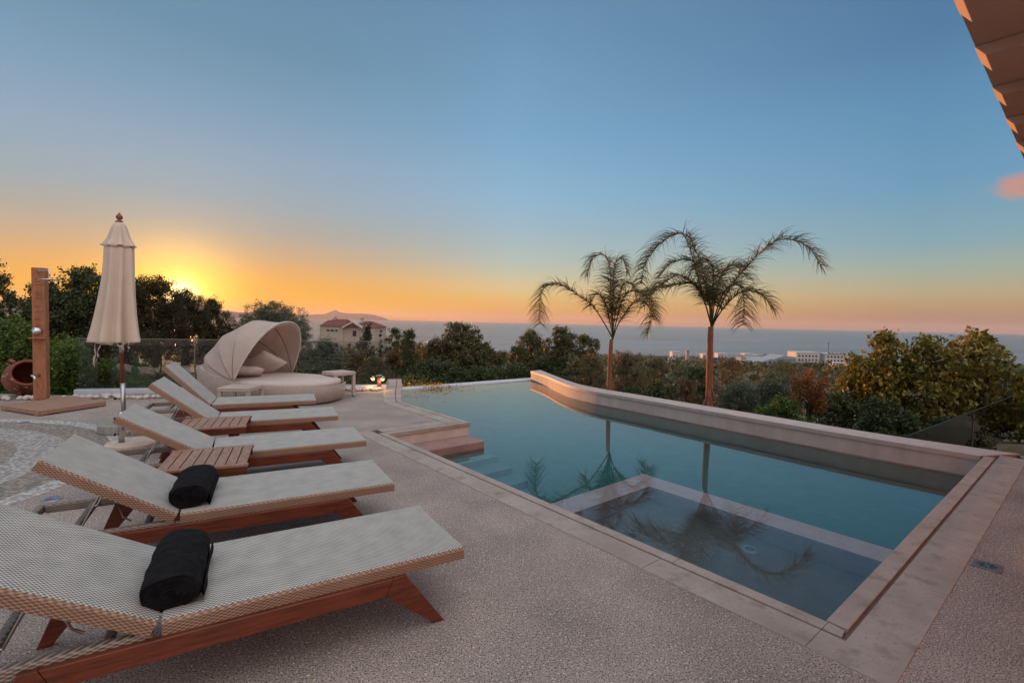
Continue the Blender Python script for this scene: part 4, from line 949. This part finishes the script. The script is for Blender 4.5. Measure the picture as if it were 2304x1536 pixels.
# ground cover
def cover(name, n, xr, yr, size, m, h, label, patch, keep=None):
    x = RNG.uniform(*xr, n); y = yr[0] + (yr[1] - yr[0]) * RNG.uniform(0, 1, n) ** 1.4
    hmap = np.clip(np.sin(x / patch * 1.3 + 2 * np.sin(y / patch)) * np.cos(y / patch * 1.7 + x / patch * .6) + .45, 0, 1.2)
    k = ~inside(x, y, [(p[0] * 1.0, p[1]) for p in foot]) & (hmap > .05)
    if keep is not None: k &= keep(x, y)
    x, y, hmap = x[k], y[k], hmap[k]; z = tz(x, y) + h * hmap * RNG.uniform(0, 1, len(x)) ** .5
    o = leafmesh(name, np.stack([x, y, z], 1), size, .5, m); return tag(o, label, 'undergrowth', kind='stuff')
GCM = mat('scrub_leaf', (.095, .090, .045), (.055, .066, .032), .7, .6, trans=.2, island=.5)
cover('undergrowth', 85000, (-18, 38), (12.3, 34), .11, GCM, .5, 'low dark scrub covering the slope behind pool and fence', 1.6, lambda x, y: ((x > -2.4) | (y > np.interp(x, [p[0] for p in pathout], [p[1] for p in pathout]) + .3)) & ~((x > 9.3) & (y < 15.5) & (x > 9.3 + (y - 11) * .1)) & ~((x > 15.5) & (x < 20.5) & (y > 24) & (y < 29)))
cover('hillside_scrub', 60000, (-60, 330), (60, 470), 1.3, GCM, 2.6, 'distant dark scrub on the slope running down to the sea', 13)
# small trees far down the slope
p1 = plant('oak', 0, 0, 3.2, 1.9, 'x', zb=0, dens=.12); p2_ = plant('olive', 0, 0, 2.6, 1.8, 'x', zb=0, dens=.09)
far_labels = 'small dark tree dotted over the slope between the pool garden and the sea'
cnt = 0
for i in range(75):
    y = 38 * (420 / 38) ** (i / 74) * random.uniform(.93, 1.07); px_ = random.uniform(1180, 2330) if i % 5 else random.uniform(850, 1100)
    x = (px_ - 1152) / 1100 * y; z = float(tz(np.array([x]), np.array([y]))[0])
    if (330 < y < 420 and 165 < x < 225) or y > 430: continue
    c = copy_tree(p1 if i % 3 else p2_); s_ = random.uniform(.8, 1.2) * (1 + y / 300)
    c.location = (x, y, z - .2); c.scale = (s_, s_, s_ * .85); c.rotation_euler.z = random.uniform(0, 6.28)
    tag(c, far_labels, 'tree', 'small trees on the far slope')
for p in (p1, p2_):
    for ch in list(p.children): bpy.data.objects.remove(ch)
    bpy.data.objects.remove(p)

# rocks, cacti, agave along the lawn
for i, (x, y, s_, l) in enumerate(((-11.4, 14.1, .5, 'pinkish rock at the left of the lawn edge, by the larger cactus'), (-10.55, 13.9, .38, 'flat rock between the two cacti'), (-9.9, 13.5, .36, 'rock at the lawn edge left of the agave'), (-12.3, 14.4, .55, 'big pale rock behind the yellow green shrub'), (-8.9, 13.2, .3, 'small rock right of the agave'))):
    b = MB(); P = []; rr_ = random.Random(i)
    for a in range(8):
        th = math.pi * a / 7; P.append([(s_ * math.sin(th) * math.cos(2 * math.pi * j / 12) * (1 + .25 * rr_.uniform(-1, 1)), s_ * .7 * math.sin(th) * math.sin(2 * math.pi * j / 12) * (1 + .2 * rr_.uniform(-1, 1)), s_ * .42 * math.cos(th)) for j in range(12)])
    P = [q + [q[0]] for q in P]; b.grid(P); tag(b.build('garden_rock', ROCK, loc=(x, y, -.05), smooth=False), l, 'rock', 'rocks along the lawn')
CACT = mat('cactus_green', (.07, .12, .06), (.05, .09, .045), .6, 6)
def cactus(x, y, pads, label):
    t = thing('prickly_pear', (x, y, -.09), label=label, cat='cactus', group='prickly pears by the lawn')
    for cx, cz, a, s_ in pads:
        b = MB(); P = []
        for i in range(9):
            th = math.pi * i / 8; P.append([(math.sin(th) * math.cos(2 * math.pi * j / 12) * s_ * .62, math.sin(th) * math.sin(2 * math.pi * j / 12) * s_ * .16, -math.cos(th) * s_ + s_) for j in range(13)])
        b.grid(P); o = b.build('pad', CACT, t, True); o.location = (cx, 0, cz); o.rotation_euler = (random.uniform(-.2, .2), a, random.uniform(-.6, .6))
cactus(-10.7, 13.0, [(0, 0, 0, .17), (.05, .28, .5, .14), (-.08, .28, -.5, .13), (.2, .48, .6, .11), (-.02, .3, .05, .12), (.25, 0, .3, .13)], 'bigger prickly pear with several pads, seen below the umbrella cords')
cactus(-10.35, 13.4, [(0, 0, 0, .14), (.04, .24, .2, .15), (.0, .42, -.3, .08)], 'smaller prickly pear with one raised round pad right of the umbrella pole')
ag = thing('agave', (-9.35, 12.95, -.09), label='striped agave with stiff leaves behind the raised lounger backs', cat='plant')
for i in range(22):
    a = i * 2.4; el = .25 + 1.0 * (i / 22); L = random.uniform(.42, .62); b = MB(); pts = []
    for k in range(6):
        f = k / 5; rr_ = L * f; w = .035 * (1 - f) ** .6 + .002; cz = rr_ * math.sin(el) - .12 * f * f; cr = rr_ * math.cos(el); side = Vector((-math.sin(a), math.cos(a), 0)) * w; c_ = Vector((cr * math.cos(a), cr * math.sin(a), cz)); pts.append([c_ - side + Vector((0, 0, .012)), c_, c_ + side + Vector((0, 0, .012))])
    b.grid(pts); b.build('leaf', mat('agave_leaf', (.11, .14, .08), (.26, .22, .14), .5, 8), ag)
# yellow flowers by the pool end
fl = thing('yellow_flowers', (-2.62, 13.85, -1.2), label='clump of yellow flowers behind the left end of the infinity edge', cat='flowers')
C = RNG.normal(size=(420, 3)) * np.array([.42, .16, .06]) + np.array([.15, 0, .93]); leafmesh('blossoms', C, .05, .8, mat('flower_yellow', (.75, .40, .03), (.6, .25, .02), .6, 5, trans=.2, island=.2), fl)
C = RNG.normal(size=(2600, 3)) * np.array([.50, .20, .28]) + np.array([.1, 0, .50]); leafmesh('foliage', C, .06, .4, LEAF['bright'], fl)

# ------------------------------------------------------------------ palms
def palm(name, base, top, fronds, label, rt):
    t = thing(name, base, label=label, cat='palm tree', group='two palms behind the curved wall'); B = Vector(base); Tp = Vector(top) - B
    b = MB(); n = 44; pts = []; rad = []
    for i in range(n + 1):
        f = i / n; pts.append(Vector((Tp.x * f + .02 * math.sin(f * 5), 0, Tp.z * f)) + Vector((0, Tp.y * f, 0))); rad.append(rt * (1.25 - .55 * f) * (1 + .07 * (i % 2) + .04 * math.sin(i * 1.3)))
    b.tube(pts, rad, 14); b.build('trunk', PALMT, t, True)
    b = MB()   # torn leaf sheaths
    for i in range(9):
        f = random.uniform(.05, .6); a = random.uniform(0, 6.28); p = Vector((Tp.x * f, Tp.y * f, Tp.z * f)) + Vector((math.cos(a), math.sin(a), 0)) * rt * 1.05; q = p + Vector((math.cos(a) * .06, math.sin(a) * .06, -.25)); s = Vector((-math.sin(a), math.cos(a), 0)) * .035
        b.grid([[p - s, p + s], [p.lerp(q, .5) + Vector((math.cos(a), math.sin(a), 0)) * .03 - s * .7, p.lerp(q, .5) + Vector((math.cos(a), math.sin(a), 0)) * .03 + s * .7], [q - s * .2, q + s * .2]])
    b.build('dry_sheath', PALMT, t)
    for fr in fronds:
        P = spline([Tp - Vector((0, 0, .05))] + [Vector(p) - B for p in fr], 8); L = [0]
        for p, q in zip(P, P[1:]): L.append(L[-1] + (q - p).length)
        tot = L[-1]; b = MB(); rad = [max(.003, .016 * (1 - l / tot) ** 1.1 + .003) for l in L]; b.tube(P, rad, 6)
        nl = int(tot / .026); vdir = None
        for i in range(nl):
            s = (.24 + .76 * i / nl) * tot; k = max(j for j in range(len(L)) if L[j] <= s); k = min(k, len(P) - 2); p = P[k].lerp(P[k + 1], (s - L[k]) / max(1e-6, L[k + 1] - L[k])); d = (P[k + 1] - P[k]).normalized()
            side = d.cross(Vector((0, 0, 1))); side = side.normalized() if side.length > .1 else Vector((1, 0, 0)); upv = side.cross(d).normalized()
            f = s / tot; ll = .64 * math.sin(math.pi * min(1, .88 * max(.02, f - .12) + .10)) ** .65 * random.uniform(.75, 1.1)
            for sg in (-1, 1):
                a = random.uniform(-.5, .6); dr0 = (side * sg * random.uniform(.55, .9) + d * random.uniform(.25, .7) + upv * random.choice((-.1, .2, .3, .75)) + Vector((random.uniform(-.12, .12), random.uniform(-.12, .12), 0))).normalized(); q = p; w = .0085; pts = []
                dd_ = dr0.copy(); wv = dd_.cross(Vector((random.uniform(-1, 1), random.uniform(-1, 1), random.uniform(-.3, .3)))).normalized()
                for m in range(5):
                    pts.append((q - wv * w * (1 - m / 4.6), q + wv * w * (1 - m / 4.6))); q = q + dd_ * ll / 4; dd_ = (dd_ + Vector((0, 0, (-.30, -.36, -.34, -.30, 0)[m]))).normalized()
                b.grid([list(x) for x in pts])
        b.build('frond', FRONDM, t)
    return t
PALM2=[[(4.88,12.0,1.63),(4.57,12.1,2.72),(4.27,12.2,3.72),(4.02,12.2,3.89),(3.57,12.1,3.59),(3.21,12.0,3.08),(3.1,11.9,2.58)],[(4.88,12.0,1.63),(4.49,11.8,2.45),(3.93,11.6,2.79),(3.46,11.4,2.55),(3.15,11.2,2.28),(2.98,11.1,2.02)],[(4.88,12.0,1.63),(4.81,12.2,2.64),(4.6,12.4,3.45),(4.47,12.6,3.95)],[(4.93,12.0,1.67),(5.22,12.1,2.34),(5.63,12.2,2.92),(6.33,12.3,3.65),(6.82,12.3,3.82),(7.28,12.2,3.62),(7.57,12.1,3.13)],[(4.9,12.0,1.65),(4.99,11.7,2.35),(5.09,11.4,2.59),(5.21,11.2,2.48),(5.24,11.1,2.07),(5.19,11.0,1.65)],[(4.87,12.0,1.63),(4.89,12.4,2.55),(4.67,12.8,3.26),(4.22,13.0,3.28),(3.85,13.1,2.87)],[(4.89,12.0,1.63),(5.14,12.4,2.56),(5.5,12.8,3.1),(5.9,13.0,3.2),(6.3,13.2,2.9)],[(4.87,12.0,1.63),(4.73,11.8,2.19),(4.29,11.7,2.6),(3.66,11.7,2.53),(3.18,11.7,2.41)]]
PALM1=[[(2.92,14.5,1.3),(2.42,14.5,2.07),(1.95,14.6,2.44),(1.42,14.6,2.74),(.98,14.6,2.69),(.81,14.5,2.29),(.81,14.5,1.55)],[(2.96,14.5,1.3),(2.91,14.6,2.5),(2.87,14.7,3.31),(2.65,14.7,3.68),(2.33,14.6,3.5),(2.19,14.6,3.01)],[(3.0,14.5,1.3),(3.18,14.3,2.29),(3.45,14.2,2.58),(3.78,14.1,2.46),(4.02,14.1,2.01),(3.9,14.1,1.35)],[(3.12,14.5,1.58),(3.42,14.7,2.01),(3.75,14.9,2.33),(4.11,15.0,2.21),(4.35,15.1,1.77)],[(2.97,14.5,1.3),(2.98,14.6,2.79),(3.04,14.7,3.43),(3.26,14.8,3.58),(3.43,14.8,3.15)],[(2.96,14.5,1.3),(2.84,14.8,2.13),(2.61,15.1,2.55),(2.38,15.3,2.14)]]
def scl(q, k): return tuple((q[0] * k, q[1] * k, 1.6 + (q[2] - 1.6) * k))
PALM2 += [[(4.88,12.0,1.63),(4.8,11.8,2.3),(4.66,11.5,2.95),(4.4,11.3,3.15),(4.1,11.2,2.9)],[(4.9,12.0,1.63),(5.15,11.9,2.1),(5.5,11.8,2.45),(5.9,11.7,2.4),(6.15,11.6,2.05)]]
PALM1 += [[(2.97,14.5,1.3),(3.1,14.6,2.2),(3.3,14.7,2.8),(3.55,14.7,2.8),(3.7,14.7,2.4)]]
PALM2 = [[scl(q, .94) for q in f] for f in PALM2]; PALM1 = [[scl(q, .9) for q in f] for f in PALM1]
palm('palm_tree', (4.57, 11.28, -1.3), scl((4.89, 12.0, 1.60), .94), PALM2, 'taller palm with orange lit trunk, its right frond arching far out', .082)
palm('palm_tree', (2.58, 13.05, -1.5), scl((2.965, 14.5, 1.16), .9), PALM1, 'smaller palm on the left, closer to the infinity edge', .070)

# ------------------------------------------------------------------ red roofed house on the slope
hs_ = thing('red_roofed_house', (-33.5, 100, -9), label='beige two storey house with red tiled roof, white gable and two chimneys', cat='house')
def hx(px): return (px - 1152) / 1100 * 97 + 33.5
def hz(py): return 1.6 + (717 - py) / 1100 * 97 + 9
b = MB(); b.box((hx(722), -3, 0), (hx(772), 6, hz(734))); b.box((hx(772) + .003, -2.8, 0), (hx(842), 6, hz(735))); b.box((hx(700), 1.2, 0), (hx(722) - .003, 7, hz(734.5))); b.build('wall', WALLH, hs_)
b = MB(); b.box((hx(720), -3.15, hz(735.4)), (hx(774), -3.002, hz(733))); b.box((hx(774.2), -2.95, hz(736)), (hx(844), -2.802, hz(734))); b.build('cornice', mat('cornice_cream', (.55, .47, .36), None, .7, 3), hs_)
b = MB()
def gable(x0, x1, y0, y1, z0, z1, inset=0):
    ym = (y0 + y1) / 2; b.add([(x0, y0, z0), (x1, y0, z0), (x1 - inset, ym, z1), (x0 + inset, ym, z1), (x0, y1, z0), (x1, y1, z0)], [(0, 1, 2, 3), (3, 2, 5, 4), (0, 3, 4), (1, 5, 2), (0, 4, 5, 1)])
gable(hx(719), hx(775), -3.4, 6.4, hz(733.5), hz(718.5), 1.0); gable(hx(782), hx(846), -3.1, 6.2, hz(735), hz(721.5), 2.2); gable(hx(703), hx(730), 1.0, 7.4, hz(733), hz(721.5), .3)
b.build('roof', ROOFR, hs_)
b = MB(); x0, x1, xm = hx(772), hx(817), hx(796); zt = hz(722)
for (a0, z0), (a1, z1) in (((x0, hz(735)), (xm, zt)), ((xm, zt), (x1, hz(735)))):
    b.add([(a0, -3.9, z0), (a1, -3.9, z1), (a1, -3.9, z1 - .33), (a0, -3.9, z0 - .33), (a0, -2.9, z0), (a1, -2.9, z1), (a1, -2.9, z1 - .33), (a0, -2.9, z0 - .33)], [(3, 2, 1, 0), (0, 1, 5, 4), (2, 3, 7, 6), (4, 5, 6, 7)])
b.build('white_gable', TRIM, hs_)
b = MB(); b.prism([(hx(778), hz(734.6)), (hx(811), hz(734.6)), (hx(796), hz(725.5))], 3.5, 3.0, Matrix(((1, 0, 0, 0), (0, 0, -1, 0), (0, 1, 0, 0), (0, 0, 0, 1)))); b.build('gable_panel', mat('gable_brick', (.34, .12, .08), None, .8, 4), hs_)
for x0, zt in ((736, 712.5), (799, 713)):
    b = MB(); b.box((hx(x0 - 2.6), .9, hz(722)), (hx(x0 + 2.6), 1.7, hz(zt + 3))); b.box((hx(x0 - 3.2), .8, hz(zt + 3) + .003), (hx(x0 + 3.2), 1.8, hz(zt + 1.8))); b.tube([(hx(x0), 1.3, hz(zt + 1.8)), (hx(x0), 1.3, hz(zt - 1.5))], .13, 8); b.build('chimney', WALLH, hs_)
def win(x0, x1, y0, y1, m, yy=-3.0):
    b = MB(); b.box((hx(x0), yy - .05, hz(y1)), (hx(x1), yy - .004, hz(y0))); w_ = b.build('window', TRIM, hs_)
    b = MB(); b.box((hx(x0) + .08, yy - .09, hz(y1) + .08), (hx(x1) - .08, yy - .053, hz(y0) - .08)); b.build('shutter' if m is SHUT else 'pane', m, w_)
win(733.5, 742, 741, 747, GLZ); win(742.5, 752, 741, 747, GLZ); win(752.5, 760.5, 741, 747, GLZ); win(791.5, 802, 742.5, 757, SHUT, -2.8); win(731.5, 743, 770.5, 782.5, SHUT); win(750, 762, 771, 783, SHUT); win(781, 790.5, 771.5, 783, GLZ, -2.8); win(798, 808, 771, 784, SHUT, -2.8)

# ------------------------------------------------------------------ buildings by the shore
def far_box(name, x0, x1, y, d, z0, z1, m, label, cat, roof=None, wins=(), par=.0, group=None):
    t = thing(name, ((x0 + x1) / 2, y, z0), label=label, cat=cat, group=group); w = (x1 - x0) / 2; h = z1 - z0
    b = MB(); b.box((-w, 0, 0), (w, d, h)); b.build('wall', m, t)
    if roof == 'gable':
        b = MB(); rh = roofh; b.add([(-w - .4, -.6, h), (w + .4, -.6, h), (0, -.6, h + rh), (-w - .4, d + .4, h), (w + .4, d + .4, h), (0, d + .4, h + rh)], [(0, 1, 2), (3, 5, 4), (0, 2, 5, 3), (1, 4, 5, 2)]); b.build('roof', TIN, t)
    elif roof == 'flat':
        b = MB(); b.box((-w - .3, -.5, h + .01), (w + .3, d + .3, h + .5)); b.build('roof', m, t)
    for (a, c, e_, g) in wins:
        b = MB(); b.box((-w + a, -.25, e_), (-w + c, -.02, g)); b.build('window', GLZ, t)
    return t
roofh = 3.6
far_box('white_hangar', 173, 195, 346, 24, -29.5, -23.6, mat('hangar_wall', (.42, .44, .50), None, .6, 1), 'long hangar with pale gabled tin roof near the shore', 'hangar', 'gable')
roofh = 3.0
far_box('grey_shed', 200, 216, 372, 20, -29.5, -22.0, GREYB, 'dull grey shed behind the pale roofed hangar', 'shed', 'gable')
wl = [(2 + 3 * i, 3.4 + 3 * i, z, z + 1.5) for i in range(6) for z in (2.2, 5.6)]
far_box('white_apartment_block', 253, 274, 434, 14, -28.8, -19.6, WHITEB, 'left white flat roofed block by the sea, with rows of dark windows', 'building', 'flat', wl, group='white blocks by the shore')
t = far_box('white_apartment_block', 276, 297, 430, 14, -28.8, -20.2, WHITEB, 'right white block by the sea with dark solar panels on its roof', 'building', 'flat', wl[:10], group='white blocks by the shore')
for i in range(5):
    b = MB(); b.box((-8 + i * 3.2, 1, 9.15), (-5.3 + i * 3.2, 4, 9.25), Matrix.Rotation(R(12), 4, 'X')); b.build('solar_panel', mat('solar', (.02, .025, .05), None, .2, 3), t)
far_box('low_house', 303, 318, 450, 10, -28.5, -23.5, mat('beige_b', (.42, .35, .30), None, .7, 1), 'beige flat house right of the white blocks', 'building', 'flat', [(2, 4, 1.5, 3), (7, 9, 1.5, 3)])
far_box('low_house', 188, 201, 400, 10, -28.6, -23.6, mat('grey_b', (.34, .34, .37), None, .7, 1), 'grey two storey block left of the hangar', 'building', 'flat', [(1, 3, 1.5, 3), (5, 7, 1.5, 3), (9, 11, 1.5, 3)])
far_box('low_house', 57, 64.5, 200, 8, -17.5, -13.6, mat('rose_b', (.34, .22, .20), None, .7, 1), 'small rose roofed house among bushes left of the taller palm', 'building', 'flat', [(1, 2, 1.2, 2.6)])
far_box('low_house', 65.5, 72, 205, 8, -17.5, -13.0, mat('pale_b', (.42, .40, .42), None, .7, 1), 'pale grey house next to the rose roofed one', 'building', 'flat', [(1, 2, 1.2, 2.6)])
far_box('blue_tank', 170, 180, 420, 5, -28.4, -25.4, mat('blue_b', (.05, .12, .28), None, .6, 1), 'blue roofed shed just right of the taller palm trunk', 'shed', 'flat')
b = MB(); b.box((-.9, -.9, 0), (.9, .9, 9)); b.box((-1.1, -1.1, 9.01), (1.1, 1.1, 9.6)); t = b.build('water_tower', mat('tower_b', (.34, .30, .29), None, .7, 1), loc=(118.7, 330, -24)); tag(t, 'narrow grey tower standing up left of the taller palm', 'tower')
for i, (x, h) in enumerate(((285, 19), (329, 13), (336, 13), (390, 16))):
    t = thing('utility_pole', (x, 440, -29), label=['tallest thin mast, rising in front of the right white block', 'left pole of the pair right of the white blocks', 'right pole of the pair right of the white blocks', 'lone thin pole near the fig trees'][i], cat='pole', group='poles by the shore')
    b = MB(); b.tube([(0, 0, 0), (0, 0, h)], .22, 6); b.build('shaft', mat('pole_b', (.12, .10, .10), None, .8, 1), t); b = MB(); b.box((-1.4, -.1, h - 1.2), (1.4, .1, h - .95)); b.build('crossarm', MATS['pole_b'], t)
WB2 = mat('cream_b', (.55, .50, .47), (.46, .42, .40), .7, .3)
SH = [(100,455,9,4.5,'small white house at the far left of the shore, left of the narrow tower'),(112,468,12,3.6,'long low white house on the shore behind the narrow tower'),(128,460,8,5,'white cube house just right of the narrow tower'),(142,470,11,4,'low cream house on the waterline left of the taller palm trunk'),(156,462,8,5.5,'two floor cream house hidden by the taller palm trunk'),(186,462,10,4,'low white house on the waterline behind the grey block'),(203,470,9,4.6,'white house on the waterline behind the hangar roof'),(221,455,8,5,'white cube house right of the grey shed'),(232,470,12,3.8,'long low house between grey shed and left white block'),(243,448,7,4.6,'small cream house touching the left white block'),(326,465,12,4.2,'long pale house right of the beige flat house'),(344,455,9,5,'pale house beside the pair of poles'),(362,468,10,3.8,'low pale house left of the lone thin pole'),(382,460,9,4.8,'pale house near the lone thin pole'),(225,330,8,4.2,'cream house on the slope in front of the white blocks'),(150,300,7,4,'cream cottage among trees below the narrow tower'),(255,380,9,3.6,'low cream house in front of the left white block')]
for x, y, w_, h_, l in SH[4:]:
    z0 = float(tz(np.array([x]), np.array([y]))[0]) - .3; r2 = random.Random(x); m_ = WHITEB if r2.random() < .6 else WB2
    far_box('shore_house', x - w_ / 2, x + w_ / 2, y, 8, z0, z0 + h_ + .3, m_, l, 'house', 'flat', [(k + .8, k + 2.0, 1.4 + 0 * k, 2.8) for k in range(0, int(w_) - 2, 3)], group='small houses along the shore')
# lattice roofed shed below the terrace
ls_ = thing('lattice_shed', (18.3, 25.5, -4.4), label='low shed with pale lattice roof between the plum and the fig trees', cat='shed')
b = MB(); b.box((-1.1, 0, -.5), (1.1, 2.0, 1.25)); b.build('wall', mat('shed_wall', (.30, .24, .20), None, .8, 3), ls_)
b = MB(); Mr = T(0, -.2, 1.27) @ Matrix.Rotation(R(19), 4, 'X')
for i in range(17): b.box((-1.25 + i * .15, 0, 0), (-1.18 + i * .15, 2.4, .03), Mr)
for i in range(12): b.box((-1.25, .02 + i * .21, .033), (1.25, .08 + i * .21, .055), Mr)
b.build('lattice_roof', mat('lattice_pale', (.42, .42, .50), None, .5, 3), ls_)
b = MB(); b.box((-1.27, 0, -.03), (1.27, 2.42, -.003), Mr); b.build('roof_board', mat('shed_dark', (.05, .05, .06), None, .8, 3), ls_)
b = MB(); b.prism([(13.2, 24.4), (16.6, 24.0), (17.0, 25.4), (13.4, 26.6)], -4.6, -3.0); tag(b.build('concrete_terrace', PATHM), 'pale concrete slab beside the lattice roofed shed', 'slab')

# ------------------------------------------------------------------ haze
b = MB(); b.box((-39000, -2000, -33), (39000, 37000, 440)); HZ = bpy.data.materials.new('haze'); HZ.use_nodes = True; t_ = HZ.node_tree; N = t_.nodes; N.remove(N['Principled BSDF'])
pv = N.new('ShaderNodeVolumePrincipled'); pv.inputs['Color'].default_value = (.74, .67, .68, 1); pv.inputs['Density'].default_value = 2.6e-5; pv.inputs['Anisotropy'].default_value = .25
t_.links.new(pv.outputs[0], N['Material Output'].inputs['Volume']); tag(b.build('haze', HZ), kind='stuff')
